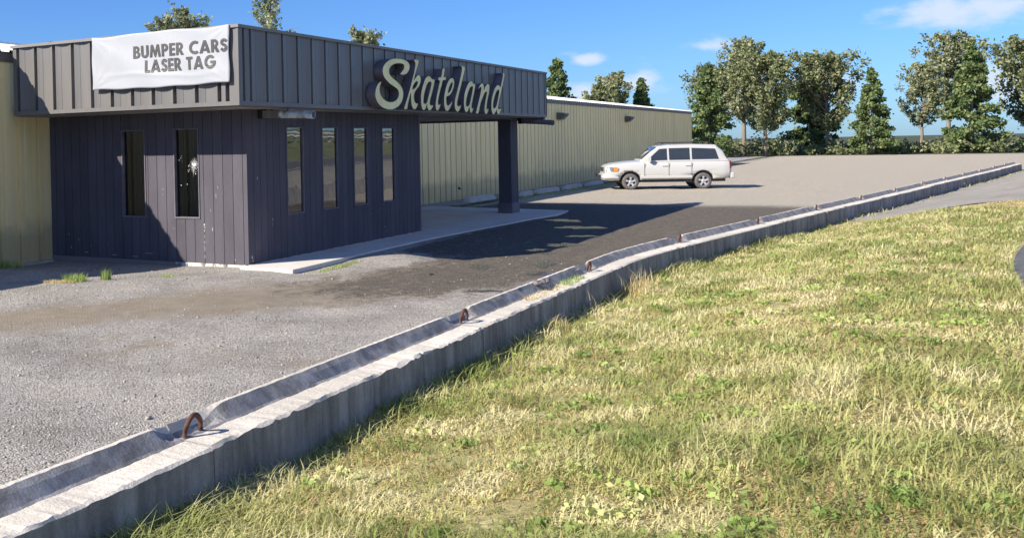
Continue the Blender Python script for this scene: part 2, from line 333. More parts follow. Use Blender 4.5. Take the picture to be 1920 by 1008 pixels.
# ------------------------------------------------------------------ terrain
PITS = [(3.53,4.36,.20,.19),(3.71,5.39,.27,.38),(3.52,7.25,.26,.22),(3.91,4.67,.10,.08),(3.93,3.83,.17,.10),(3.53,1.54,.17,.27),(4.38,2.22,.18,.30),(4.66,1.12,.17,.2),(4.55,-.92,.2,.10),(2.9,9.3,.5,.4),(1.9,11.2,.4,.4)]   # x, y, half width across the view from the gate, half depth
def bline(y):      # line of the barrier wall at the edge of the lot
    y = np.asarray(y, float); return 6.36 + 0.165 * np.where(y > -1.5, (y + 1.5) - 1.2 * (1 - np.exp(-(y + 1.5).clip(0) / 1.2)), 0)
def hgt(x, y, detail=True):
    x = np.asarray(x, float); y = np.asarray(y, float)
    h = -0.02 * np.clip(-x, 0, 4.6) * (y < 9) - 0.05 * sstep(-2.0, -3.4, x) * sstep(8, 12, y)
    h = h + 0.12 * sstep(-0.4, -3.0, y) * sstep(3.4, 1.2, x)
    h = h - 0.03 * sstep(0.6, 1.0, x) * sstep(-.6, -.1, y) * sstep(2.0, 1.3, y) * sstep(1.7, 1.2, x)
    h = h + 0.015 * sstep(1.3, 2.2, y) * sstep(1.8, 1.05, x) + 0.05 * np.exp(-(((x - 1.75) / .45) ** 2 + ((y - 2.0) / .8) ** 2))
    for off_ in (-.75, .75):          # wheel ruts
        lane_ = np.interp(y, [-9, -6, -4, -2, 0, 2, 30], [-1.5, 0.6, 1.8, 2.7, 3.2, 3.7, 3.9]); h = h - 0.022 * np.exp(-((x - lane_ - off_) / .16) ** 2) * sstep(12, 4, y)
    if detail:
        a = sstep(0.0, 0.5, np.maximum(x - 1.15, -0.25 - y)) 
        h = h + (0.035 * vnoise(x, y, 0.7, 1) + 0.022 * vnoise(x, y, 2.1, 2) + 0.012 * vnoise(x, y, 5, 3)) * (0.25 + 0.75 * a)
    for (px, py, rx, ry) in PITS:      # flat hollows that hold the puddles
        u = (x - px) * .857 + (y - py) * .515; w = -(x - px) * .516 + (y - py) * .857; rr = np.sqrt((u / rx) ** 2 + (w / ry) ** 2)
        h = h * sstep(1.0, 2.0, rr) + (-0.012) * (1 - sstep(1.0, 2.0, rr))
    return h
xs = np.concatenate([np.linspace(-400, -60, 12), np.linspace(-50, -6, 12), np.arange(-5, 6.6, 0.11), np.linspace(6.8, 14, 12), np.linspace(18, 400, 16)])
ys = np.concatenate([np.linspace(-300, -40, 10), np.linspace(-30, -11, 10), np.arange(-10, 13, 0.13), np.arange(13.2, 40, 0.6), np.linspace(42, 110, 20), np.linspace(130, 700, 14)])
X, Y = np.meshgrid(xs, ys); Z = hgt(X, Y); Z = np.where((np.abs(X) < 60) & (np.abs(Y) < 60), Z, Z * 0)
nx, ny = len(xs), len(ys)
idx = np.arange(nx * ny).reshape(ny, nx); F = np.stack([idx[:-1, :-1], idx[:-1, 1:], idx[1:, 1:], idx[1:, :-1]], -1).reshape(-1, 4)
def m_ground():
    m, n, l, p = nmat('gravel_lot_surface')
    va = n.new('ShaderNodeVertexColor'); va.layer_name = 'zone'; s = n.new('ShaderNodeSeparateColor'); l.new(va.outputs[0], s.inputs[0])
    tcx = n.new('ShaderNodeTexCoord')
    v = n.new('ShaderNodeTexVoronoi'); v.inputs['Scale'].default_value = 62; l.new(tcx.outputs['Object'], v.inputs['Vector'])
    v2 = n.new('ShaderNodeTexVoronoi'); v2.inputs['Scale'].default_value = 130; l.new(tcx.outputs['Object'], v2.inputs['Vector'])
    sc = n.new('ShaderNodeSeparateColor'); l.new(v.outputs['Color'], sc.inputs[0]); sc2 = n.new('ShaderNodeSeparateColor'); l.new(v2.outputs['Color'], sc2.inputs[0])
    big = noise(n, l, 1.1, 6, rough=0.6); med = noise(n, l, 6, 6, rough=0.65); fine = noise(n, l, 60, 5, rough=0.7)
    st = mth(n, l, 'ADD', mth(n, l, 'MULTIPLY', sc.outputs[0], 0.6), mth(n, l, 'MULTIPLY', sc2.outputs[1], 0.4))
    gravel = ramp(n, l, st, [(0.12, (0.25, 0.235, 0.22)), (0.5, (0.42, 0.40, 0.37)), (0.85, (0.62, 0.595, 0.55))])
    gravel = mixc(n, l, 1.0, gravel, ramp(n, l, big, [(0.3, (0.70, 0.68, 0.65)), (0.55, (1.0, 0.98, 0.95)), (0.75, (1.15, 1.1, 1.02))]), 'MULTIPLY')
    dirt = ramp(n, l, mth(n, l, 'ADD', mth(n, l, 'MULTIPLY', med, 0.5), mth(n, l, 'MULTIPLY', fine, 0.5)), [(0.35, (0.27, 0.225, 0.165)), (0.65, (0.40, 0.345, 0.27))])
    asph = ramp(n, l, mth(n, l, 'ADD', mth(n, l, 'MULTIPLY', st, 0.55), mth(n, l, 'MULTIPLY', med, 0.45)), [(0.3, (0.095, 0.082, 0.066)), (0.55, (0.15, 0.13, 0.105)), (0.76, (0.30, 0.27, 0.22))])
    pale = ramp(n, l, mth(n, l, 'ADD', mth(n, l, 'MULTIPLY', st, 0.3), mth(n, l, 'MULTIPLY', med, 0.7)), [(0.35, (0.42, 0.375, 0.30)), (0.65, (0.58, 0.52, 0.42))])
    moss = ramp(n, l, med, [(0.35, (0.05, 0.06, 0.035)), (0.65, (0.12, 0.13, 0.07))])
    nz1 = noise(n, l, 2.2, 8, stretch=(1, 0.45, 1), rough=0.7)
    nz2 = noise(n, l, 7.5, 6, rough=0.7)
    def edge(ch, sharp=3.0, fine_=0.0):
        return mth(n, l, 'ADD', mth(n, l, 'MULTIPLY', mth(n, l, 'ADD', ch, mth(n, l, 'MULTIPLY', mth(n, l, 'ADD', mth(n, l, 'SUBTRACT', nz1, 0.5), mth(n, l, 'MULTIPLY', mth(n, l, 'SUBTRACT', nz2, 0.5), fine_)), 1.5)), sharp), -sharp * 0.5 + 0.5, True)
    c = mixc(n, l, edge(s.outputs[0]), gravel, dirt)
    c = mixc(n, l, edge(s.outputs[1], 2.2, 0.9), c, asph)
    c = mixc(n, l, edge(s.outputs[2]), c, moss)
    c = mixc(n, l, va.outputs['Alpha'], c, pale)
    c = mixc(n, l, 1.0, c, (0.825, 0.83, 0.85), 'MULTIPLY')
    l.new(c, p.inputs['Base Color']); p.inputs['Roughness'].default_value = 0.92; p.inputs['Specular IOR Level'].default_value = 0.2
    hb = mth(n, l, 'ADD', mth(n, l, 'MULTIPLY', v.outputs['Distance'], -0.6), mth(n, l, 'MULTIPLY', fine, 0.6))
    b = bump(n, l, hb, 1.0, 0.02); l.new(b, p.inputs['Normal'])
    return m
MAT['ground'] = m_ground()
ground = fast_mesh('ground', np.stack([X, Y, Z], -1), F, MAT['ground'], smooth=True); tag(ground, kind='structure')
lane = np.interp(Y, [-9, -6, -4, -2, 0, 2, 30], [-1.5, 0.6, 1.8, 2.7, 3.2, 3.7, 3.9])
half = np.interp(Y, [-8, -3, 0, 3, 6, 12], [0.8, 1.1, 1.7, 2.4, 3.2, 4.5])
dirt = np.exp(-((X - lane) / (half * 1.15)) ** 2) * 1.0 * sstep(6, 0, Y) * 0.85
dirt = np.maximum(dirt, (0.35 + 1.1 * vnoise(X, Y, .35, 51)) * sstep(-4.5, -6, Y))
asph = np.exp(-(np.abs(X - lane - .35) / half) ** 2.5) * sstep(-4.0, 0.0, Y) * 1.05
asph = np.maximum(asph, sstep(2.2, 3.4, Y) * sstep(1.0, 1.4, X) * sstep(6.6, 6.2, X)); asph = np.maximum(asph, sstep(11, 14, Y) * sstep(-2.6, -1.8, X) * 0.9)
asph = asph * sstep(20, 16.5, Y)
gl = np.exp(-(((X - 1.5) / .9) ** 2 + ((Y - 1.5) / 1.6) ** 2)); asph = asph * (1 - .8 * gl); dirt = dirt * (1 - .8 * gl)
moss = np.exp(-((X + 3.0) / .55) ** 2) * sstep(14, 16, Y) * .8 + np.exp(-(((X - 1.35) / .2) ** 2 + ((Y - .7) / .7) ** 2)) * .55
pale = sstep(16.5, 19, Y) * sstep(-2.4, -1.4, X) * sstep(94, 90, Y)
moss = np.maximum(moss, np.maximum(sstep(90, 95, Y), sstep(-35, -45, X))); asph = asph * sstep(95, 90, Y); dirt = np.maximum(dirt, 0)
vc = ground.data.color_attributes.new('zone', 'FLOAT_COLOR', 'POINT')
vc.data.foreach_set('color', np.stack([dirt, asph, moss, pale], -1).astype(np.float32).ravel())
# standing water in the low spots
m, n, l, p = nmat('puddle_water'); p.inputs['Base Color'].default_value = (0.035, 0.03, 0.025, 1); p.inputs['Roughness'].default_value = 0.04; p.inputs['IOR'].default_value = 1.6
l.new(bump(n, l, noise(n, l, 5, 2), 0.02, 0.01), p.inputs['Normal']); MAT['water'] = m
for q_, (px, py, rx, ry) in enumerate(PITS):
    k = 40; ring_ = []
    for i in range(k):
        a_ = 2 * math.pi * i / k; rr = 1.0 + .28 * math.sin(a_ * 2 + q_) + .20 * math.sin(a_ * 5 + 2 * q_) + .12 * math.sin(a_ * 9 + q_ * 3); u, w = rx * rr * math.cos(a_), ry * rr * math.sin(a_)
        ring_.append((px + u * .857 - w * .516, py + u * .515 + w * .857, -.008))
    b = MB(); b.add([(px, py, -.008)] + ring_, [(0, i + 1, (i + 1) % k + 1) for i in range(k)])
    tag(b.build('puddle', MAT['water'], fix=False), kind='structure')

# bank of grass, road and far slope behind the barrier wall (the road side of the lot)
def strip(name, offs, yy, zf, mat, kind='structure'):
    yy = np.asarray(yy, float); offs = np.asarray(offs, float); O, YY = np.meshgrid(offs, yy); XX = bline(YY) + O; ZZ = zf(O, YY)
    i2 = np.arange(O.size).reshape(O.shape); f = np.stack([i2[:-1, :-1], i2[:-1, 1:], i2[1:, 1:], i2[1:, :-1]], -1).reshape(-1, 4)
    return tag(fast_mesh(name, np.stack([XX, YY, ZZ], -1), f, mat, smooth=True), kind=kind)
def zbank(o, y):
    return 0.23 + 0.27 * sstep(0.25, 3.2, o) + (0.06 * vnoise(o, y, 1.3, 8) + 0.03 * vnoise(o, y, 4, 9)) * sstep(4.2, 3.6, o) + 0.010 * np.clip(y + 14, 0, 60)* sstep(0.2, 4.2, o)
def zroad(o, y): return 0.50 + 0.010 * np.clip(y + 14, 0, 60) + 0 * o
def zslope(o, y): return 0.50 + 0.010 * np.clip(y + 14, 0, 60) + 2.5 * sstep(12, 27, o) + 0.25 * vnoise(o, y, 0.4, 4) * sstep(12, 14, o)
def m_soil():
    m, n, l, p = nmat('turf_soil'); f = noise(n, l, 7, 8, rough=0.7)
    l.new(ramp(n, l, f, [(0.3, (0.2, 0.17, 0.08)), (0.5, (0.36, 0.33, 0.15)), (0.7, (0.58, 0.50, 0.27))]), p.inputs['Base Color']); p.inputs['Roughness'].default_value = 0.95; l.new(bump(n, l, f, 1, .05), p.inputs['Normal']); return m
MAT['soil'] = m_soil()
MAT['slope'] = m_simple('grassy_slope', (0.15, 0.17, 0.08), 0.95, var=0.45, scale=1.5, bmp=0.5)
MAT['tarmac'] = m_simple('road_tarmac', (0.11, 0.11, 0.112), 0.9, var=0.15, scale=3, bmp=0.2)
MAT['roadpaint'] = m_simple('road_marking_paint', (0.75, 0.74, 0.7), 0.7, var=0.08)
YR = np.concatenate([np.linspace(-60, -14, 14), np.arange(-13, 30, 0.5), np.linspace(32, 110, 22)])
OFB = [0.27, 0.32, .5, .8, 1.2, 1.6, 2, 2.5, 3, 3.6, 4.2]
strip('grass_bank_soil', OFB, YR[YR <= 10.01], zbank, MAT['soil'])
MAT['shoulder'] = m_concrete('gravel_road_shoulder', (0.30, 0.28, 0.25), 0.7, 3.0, 0.6)
strip('road_shoulder', OFB, np.concatenate([[9.6], YR[YR >= 10]]), lambda o, y: zbank(o, y) + .006, MAT['shoulder'])
strip('road', [4.2, 6, 8, 10, 12.0], YR, zroad, MAT['tarmac'])
strip('road_marking', [5.0, 5.12], YR, lambda o, y: zroad(o, y) + 0.004, MAT['roadpaint'])
strip('road_marking', [11.3, 11.42], YR, lambda o, y: zroad(o, y) + 0.004, MAT['roadpaint'])
strip('hillside', [12.0, 13, 14.5, 16, 18, 20, 22, 24, 26, 28, 34, 60, 140], YR, zslope, MAT['slope'])

# concrete slab in front of and beyond the entry block
slab_pts = [(0.0, -0.27), (1.05, -0.27), (1.0, 1.3), (0.93, 3.4), (0.90, 5.3), (1.02, 7.6), (1.1, 9.3), (1.14, 11.0), (1.32, 12.45), (1.25, 13.3), (1.12, 14.1), (0.0, 14.3), (-3.68, 14.9), (-3.75, 6.9), (0.0, 6.9)]
SL = MB(); SL.prism(slab_pts, lambda a, b: (a, b, -0.12), lambda a, b: (a, b, 0.045)); slab = SL.build('entrance_slab', MAT['slab']); tag(slab, kind='structure'); add_bevel(slab, 0.012, 2)

# ------------------------------------------------------------------ profiled metal sheet
def sheet_profile(u0, u1, grooves, gw=0.055, gd=0.03, concave=0.0, crease=True):
    """(u, depth) points of a sheet with recessed grooves; depth is inwards"""
    pts = [(u0, 0.0)]; cur = u0
    for g in sorted(grooves):
        a, b = g - gw / 2, g + gw / 2
        if a <= cur + 0.02 or b >= u1 - 0.02: continue
        w = a - cur
        if concave and w > 0.2:
            for k in range(1, 8): t = k / 8; pts.append((cur + w * t, concave * 4 * t * (1 - t)))
        if crease and w > 0.2: pts += [(cur + w * 0.30, 0.0 + (concave * 4 * .3 * .7)), (cur + w * 0.315, 0.005 + (concave * .84)), (cur + w * 0.33, (concave * 4 * .33 * .67))]
        pts += [(a, 0.0), (a + 0.009, gd), (b - 0.009, gd), (b, 0.0)]; cur = b
    pts.append((u1, 0.0)); pts.sort(key=lambda p: p[0]); return pts
def sheet(name, prof, fn, z0, z1, mat, parent, zmid=None):
    """fn(u, depth, z) -> point"""
    n_ = len(prof); zz = [z0, z1] if not zmid else [z0] + zmid + [z1]
    vs = [fn(u, d, z) for z in zz for (u, d) in prof]; fs = [(j * n_ + i, j * n_ + i + 1, (j + 1) * n_ + i + 1, (j + 1) * n_ + i) for j in range(len(zz) - 1) for i in range(n_ - 1)]
    return MB().add(vs, fs).build(name, mat, parent, fix=False)

# ------------------------------------------------------------------ the long tan building
ZE = 3.87; XW = -4.6; Y0M, Y1M = -14.0, 62.0; XR = -17.0; ZR = 5.68
mb_root = empty('metal_building', (XW, 0, 0), label='long tan ribbed metal building with white roof behind the dark entrance block', cat='building'); 
def rel(root, o):           # keep world placement while parenting
    o.parent = root; o.matrix_parent_inverse = Matrix.Translation(-root.location); return o
gro = [16.653 + 0.4715 * k for k in range(-66, 98)]
def P(name, b, mat, root, **k): return rel(root, b.build(name, mat, None, **k))
prof = sheet_profile(Y0M, Y1M, gro, gw=0.09, gd=0.075, crease=True)
rel(mb_root, sheet('wall', prof, lambda u, d, z: (XW - d, u, z), -0.045, ZE - 0.20, MAT['tan'], None))
b = MB(); b.box(XR * 2 - XW, XW - 0.06, Y0M + .05, Y1M - .05, -0.3, ZE - 0.21); P('core', b, MAT['tan'], mb_root)
b = MB(); b.box(XW - 0.02, XW + 0.035, Y0M, Y1M, -0.14, -0.05); P('foundation', b, MAT['stop'], mb_root)
# eave trim and roof
b = MB(); b.box(XW - 0.05, XW + 0.03, Y0M - .05, Y1M + .05, ZE - 0.20, ZE - 0.03); P('eave_trim', b, MAT['brown_trim'], mb_root)
def zro(x): return ZE + (ZR - ZE) * (XW + 0.2 - x) / (XW + 0.2 - XR)
rprof = [(u, d) for u, d in sheet_profile(Y0M - 0.1, Y1M + 0.1, [16.9 + 0.305 * k for k in range(-105, 150)], gw=0.20, gd=0.035, crease=False)]
vs = []; nn = len(rprof)
for (x, th) in ((XW + 0.06, 0), (XR, 0), (XW + 0.06, -0.012), (XR, -0.012)): vs += [(x, u, zro(x) - d + th) for u, d in rprof]
fs = [(i, i + 1, nn + i + 1, nn + i) for i in range(nn - 1)] + [(2 * nn + i, 2 * nn + i + 1, i + 1, i) for i in range(nn - 1)]
b = MB().add(vs, fs)
x2 = 2 * XR - XW - .2
b.add([(XR, Y0M - .1, ZR + .0), (XR, Y1M + .1, ZR), (x2, Y1M + .1, ZE - .03), (x2, Y0M - .1, ZE - .03)], [(0, 1, 2, 3)])
b.tube([(XR, Y0M - .1, ZR + .01), (XR, Y1M + .1, ZR + .01)], 0.06, 6)
P('roof', b, MAT['white_metal'], mb_root, fix=False)
for yy in (Y0M, Y1M): b = MB(); b.add([(XW, yy, ZE - .27), (XR, yy, ZR - .05), (2 * XR - XW, yy, ZE - .27)], [(0, 1, 2)]); P('gable', b, MAT['tan'], mb_root, fix=False)
b = MB(); b.box(XW, XW + .02, 19.62, 19.72, 0.33, 0.42); b.tube([(XW + .02, 19.67, .37), (XW + .09, 19.67, .35)], .018, 8); P('tap', b, MAT['dark_hole'], mb_root)
# wall lamps (box with a sloped glass underneath)
lamp_defs = [(31.35, 'brown box wall lamp on the tan wall nearer the dark canopy'), (43.5, 'brown box wall lamp on the tan wall farther along towards the white truck')]
for (ly, lab) in lamp_defs:
    r = empty('wall_lamp', (XW, ly, 3.11), label=lab, cat='lamp', group='box lamps along the tan wall')
    b = MB(); b.prism([(0.0, .16), (.16, .16), (.36, .13), (.36, .06), (.12, -.16), (0.0, -.16)], lambda a, z: (a, -0.36, z), lambda a, z: (a, 0.36, z)); add_bevel(b.build('housing', MAT['brown_trim'], r), .01)
    b = MB(); b.add([(.355, -.3, .05), (.355, .3, .05), (.14, .3, -.15), (.14, -.3, -.15)], [(0, 1, 2, 3)]); b.v = [(x + .012, y, z - .008) for x, y, z in b.v]; b.build('lens', MAT['lampclear'], r, fix=False)

# ------------------------------------------------------------------ the dark entrance block
eb = empty('entrance_block', (0, 0, 0), label='dark charcoal wooden entrance block with ribbed metal fascia and narrow windows', cat='building')
ZWT, ZWB, ZS, YW = 2.378, 0.798, 2.656, 6.78
FX, FY, ZF0, ZF1, YF = 0.57, -0.98, 2.69, 3.96, 13.97
winF = [(-2.785, -2.218), (-1.572, -1.006)]
winS = [(1.224, 1.80), (2.465, 3.055), (3.685, 4.275), (4.918, 5.508)]
def siding(name, u0, u1, grooves, wins, fn, zb, zt):
    """boards with real gaps; fn(u, depth_outwards, z)"""
    b = MB(); cuts = sorted([u0] + [g for g in grooves if u0 + .03 < g < u1 - .03] + [u1])
    for a, c in zip(cuts[:-1], cuts[1:]):
        lo, hi = a + (0.005 if a > u0 else 0), c - (0.005 if c < u1 else 0)
        segs = [(lo, hi, None)]
        for (w0, w1) in wins:
            new = []
            for (p_, q_, w_) in segs:
                if w_ is not None or q_ <= w0 or p_ >= w1: new.append((p_, q_, w_)); continue
                if p_ < w0: new.append((p_, w0, None))
                new.append((max(p_, w0), min(q_, w1), (w0, w1)))
                if q_ > w1: new.append((w1, q_, None))
            segs = new
        for (p_, q_, w_) in segs:
            if q_ - p_ < 0.004: continue
            for (za, zc) in ([(zb, zt)] if w_ is None else [(zb, ZWB), (ZWT, zt)]):
                vs = [fn(p_, 0, za), fn(q_, 0, za), fn(q_, 0, zc), fn(p_, 0, zc), fn(p_, -.016, za), fn(q_, -.016, za), fn(q_, -.016, zc), fn(p_, -.016, zc)]
                b.add(vs, [(0, 1, 2, 3), (4, 7, 6, 5), (0, 4, 5, 1), (1, 5, 6, 2), (2, 6, 7, 3), (3, 7, 4, 0)])
    # backing board with openings
    u1 = u1 - (0.02 if name == 'front' else 0)
    us = sorted({u0, u1} | {w for ww in wins for w in ww})
    for a, c in zip(us[:-1], us[1:]):
        isw = any(abs(a - w0) < 1e-6 and abs(c - w1) < 1e-6 for w0, w1 in wins)
        for (za, zc) in ([(zb, ZWB), (ZWT, zt)] if isw else [(zb, zt)]):
            vs = [fn(a, -.0165, za), fn(c, -.0165, za), fn(c, -.0165, zc), fn(a, -.0165, zc), fn(a, -.12, za), fn(c, -.12, za), fn(c, -.12, zc), fn(a, -.12, zc)]
            b.add(vs, [(0, 1, 2, 3), (4, 7, 6, 5), (0, 4, 5, 1), (1, 5, 6, 2), (2, 6, 7, 3), (3, 7, 4, 0)])
    return b
gF = [-0.091 - 0.2078 * k for k in range(0, 24)]
b = siding('front', XW, 0.0, gF, winF, lambda u, d, z: (u, -d, z), 0.035, ZS + .1)
front = b.build('wall', MAT['siding'], eb, fix=True); front['label'] = 'sunlit front wall of vertical dark boards'
gS = [0.19 + 0.2032 * k for k in range(0, 36)]
b = siding('side', 0.018, YW, gS, winS, lambda u, d, z: (d, u, z), 0.05, ZS + .1)
b.build('wall', MAT['siding'], eb)['label'] = 'shaded side wall of vertical dark boards with four windows'
b = MB(); b.box(-4.55, -.02, YW - .1, YW, .045, ZS + .1); b.box(-2.9, -2.0, YW, YW + .03, .05, 2.1); b.build('wall', MAT['siding'], eb)
b = MB(); b.box(-.03, .006, YW - .05, YW + .006, .046, ZS + .1); add_bevel(b.build('corner_trim', MAT['siding_trim'], eb), .003)
b = MB()
NN = 60
for i in range(NN):
    xa = XW + 4.6 * i / NN; xb = XW + 4.6 * (i + 1) / NN
    b.add([(xa, -0.012, -.25), (xb, -0.012, -.25), (xb, -0.012 - .014 * random.random(), 0.034), (xa, -0.012, 0.034)], [(0, 1, 2, 3)])
b.box(XW, -.002, -.0115, .1, -.25, .033); b.box(-.1, .012, .0, YW, -.1, .049)
b.build('foundation', MAT['foundation'], eb)
# pale paint chips and a drip
b = MB()
def chip(fn, u, z, w, h, k=11):
    w *= .62; h *= .72
    b.add([fn(u + w * math.cos(2 * math.pi * i / k) * random.uniform(.5, 1.1), .0018, z + h * math.sin(2 * math.pi * i / k) * random.uniform(.45, 1.15)) for i in range(k)], [tuple(range(k))])
ff = lambda u, d, z: (u, -d, z); fs_ = lambda u, d, z: (d, u, z)
for (u, z, w, h) in [(-.925, .70, .024, .03), (-.915, .655, .012, .03), (-.921, .60, .006, .05), (-.923, .5, .005, .06), (-.923, .4, .006, .05), (-.923, .27, .005, .05), (-.925, .15, .005, .05), (-.925, .32, .004, .04),
                     (-.78, .95, .004, .05), (-.62, 1.35, .004, .04), (-.66, 1.2, .005, .07), (-.75, .62, .008, .06), (-.28, .12, .008, .02), (-1.83, 1.31, .012, .015), (-1.84, 1.22, .004, .03), (-1.6, .62, .008, .015),
                     (-3.9, .35, .01, .04), (-3.6, .25, .014, .01), (-4.1, .2, .012, .03), (-4.15, .45, .008, .05), (-3.2, .3, .01, .012), (-3.0, .1, .12, .006), (-2.5, .09, .16, .005), (-3.7, .12, .1, .006), (-2.2, .16, .2, .005)]: chip(ff, u, z, w, h)
for (u, z, w, h) in [(.10, .16, .03, .05), (.12, .1, .02, .03), (.75, .75, .01, .05), (.74, .67, .006, .05), (5.0, .28, .014, .03), (5.05, .2, .012, .03), (1.6, .35, .01, .01), (2.2, .2, .012, .01), (4.4, .6, .006, .03), (6.1, .3, .01, .02), (.3, 1.5, .01, .06), (3.2, .5, .01, .01)]: chip(fs_, u, z, w, h)
b.build('paint_chips', MAT['paint_chip'], eb, fix=False)['kind'] = 'stuff'
# windows
def window(u0, u1, fn, glass, dep=0.055, fw=0.022, proud=0.014, label=None):
    w = MB()
    def bar(a, c, za, zc):
        vs = [fn(a, proud, za), fn(c, proud, za), fn(c, proud, zc), fn(a, proud, zc), fn(a, -.10, za), fn(c, -.10, za), fn(c, -.10, zc), fn(a, -.10, zc)]
        w.add(vs, [(0, 1, 2, 3), (4, 7, 6, 5), (0, 4, 5, 1), (1, 5, 6, 2), (2, 6, 7, 3), (3, 7, 4, 0)])
    e = .003
    bar(u0 + e, u0 + fw, ZWB + e, ZWT - e); bar(u1 - fw, u1 - e, ZWB + e, ZWT - e); bar(u0 + fw, u1 - fw, ZWB + e, ZWB + fw + .006); bar(u0 + fw, u1 - fw, ZWT - fw, ZWT - e)
    wo = w.build('window', MAT['siding_trim'], eb); 
    if label: wo['label'] = label
    g = MB(); g.add([fn(u0 + fw, -dep, ZWB + fw), fn(u1 - fw, -dep, ZWB + fw), fn(u1 - fw, -dep, ZWT - fw), fn(u0 + fw, -dep, ZWT - fw)], [(0, 1, 2, 3)]); g.build('pane', glass, wo, fix=False)
    c = MB(); n_ = 40; pts = [(u0 - .1 + (u1 - u0 + .2) * i / n_, -.17 - .02 * math.sin(i * 1.9) - .008 * math.sin(i * 4.1)) for i in range(n_ + 1)]
    vs = [fn(a, d, z) for z in (ZWB - .2, ZWT + .2) for a, d in pts]; c.add(vs, [(i, i + 1, n_ + 2 + i, n_ + 1 + i) for i in range(n_)]); c.build('curtain', MAT['curtain'], wo, smooth=True, fix=False)
    return wo
for k, (a, c) in enumerate(winF): wF = window(a, c, ff, MAT['glass_front'], label=['front window at the left, half in shadow', 'front window with a star-shaped crack'][k])
for k, (a, c) in enumerate(winS): window(a, c, fs_, MAT['glass_side'], dep=0.018, label='reflective side window, %s from the front corner' % ['first', 'second', 'third', 'fourth'][k])
# star crack in the second front window
b = MB(); cx, cz = -1.16, 1.72
random.seed(5)
for i in range(46):
    a = random.uniform(0, 6.283); L = random.uniform(.05, .145) * (1.25 if random.random() < .25 else 1); r0 = random.uniform(0, .03); bend = random.uniform(-.25, .25); w0 = random.uniform(.0012, .0032)
    p0 = (cx + r0 * math.cos(a), cz + r0 * math.sin(a)); p1 = (cx + L * math.cos(a + bend), cz + L * math.sin(a + bend) * 1.1)
    if p1[0] > -1.035: continue
    nx_, nz_ = -math.sin(a) * w0, math.cos(a) * w0
    b.add([(p0[0] + nx_, .0515 - i * 2e-5, p0[1] + nz_), (p0[0] - nx_, .0515 - i * 2e-5, p0[1] - nz_), (p1[0], .0515 - i * 2e-5, p1[1])], [(0, 1, 2)])
for i in range(26):
    a = random.uniform(0, 6.283); r = random.choice([.05, .085, .12, .15]) * random.uniform(.9, 1.1); da = random.uniform(.1, .3); w0 = random.uniform(.001, .0028)
    q = [(cx + rr * math.cos(t), .0505 - i * 2e-5, cz + rr * math.sin(t)) for rr, t in ((r - w0, a), (r + w0, a), (r + w0, a + da), (r - w0, a + da))]
    if max(v[0] for v in q) < -1.035: b.add(q, [(0, 1, 2, 3)])
b.add([(cx + .014 * math.cos(t), .0495, cz + .014 * math.sin(t)) for t in np.linspace(0, 5.9, 9)], [tuple(range(9))])
for (u, z, r) in [(-1.45, 1.86, .006), (-1.435, 1.895, .01), (-1.49, 1.82, .006), (-1.455, 1.38, .009), (-1.32, 1.40, .008), (-1.13, 1.58, .01), (-1.42, 1.80, .004)]:
    b.add([(u + r * math.cos(t) * random.uniform(.7, 1.2), .049, z + r * math.sin(t) * random.uniform(.6, 1.1)) for t in np.linspace(0, 5.4, 7)], [tuple(range(7))])
b.build('cracks', MAT['crack'], wF, fix=False)

# canopy: soffit, roof deck, fascia
b = MB(); b.box(XW + .06, FX - .12, FY + .12, YF - .02, ZS + .012, ZS + .13); b.build('canopy_soffit', MAT['soffit'], eb)
b = MB(); b.box(XW + .14, FX - .12, FY + .12, YF, ZS + .16, ZS + .22); b.build('roof', MAT['fascia_dark'], eb)
b = MB(); b.box(XW + .1, FX - .05, YF - .1, YF + .03, ZS - .045, ZS + .2); b.box(-.42, -.04, YW + .006, YF - .12, ZS - .02, ZS + .010); b.build('beam', MAT['siding_trim'], eb)
gfr = [0.191 - 0.4535 * k for k in range(0, 12)] + [0.349, 0.443]
gsd = [-0.836, -0.644] + [-0.177 + 0.4667 * k for k in range(0, 31)]
pf = sheet_profile(XW + .13, FX, gfr, gw=.078, gd=.082, concave=.030)
sheet('fascia_panel', pf, lambda u, d, z: (u, FY + d, z), ZF0 + .02, ZF1 - .045, MAT['fascia'], eb)['label'] = 'sunlit front run of ribbed fascia'
pf = sheet_profile(FY, YF, gsd, gw=.06, gd=.065, concave=.016)
sheet('fascia_panel', pf, lambda u, d, z: (FX - d, u, z), ZF0 + .02, ZF1 - .045, MAT['fascia'], eb)['label'] = 'shaded side run of ribbed fascia'
b = MB(); b.box(XW + .14, FX - .05, FY + .10, FY + .105, ZF0 + .07, ZF1 - .05); b.box(FX - .105, FX - .10, FY + .11, YF, ZF0 + .07, ZF1 - .05)
b.box(XW + .13, FX - .045, FY + .14, FY + .16, ZF0 + .2, ZF1 - .05); b.box(FX - .16, FX - .14, FY + .16, YF, ZF0 + .2, ZF1 - .05); b.build('fascia_back', MAT['fascia_dark'], eb)
b = MB()
lp = [(-.028, -.05), (-.028, 0.0), (.19, 0.0), (.19, -.05)]
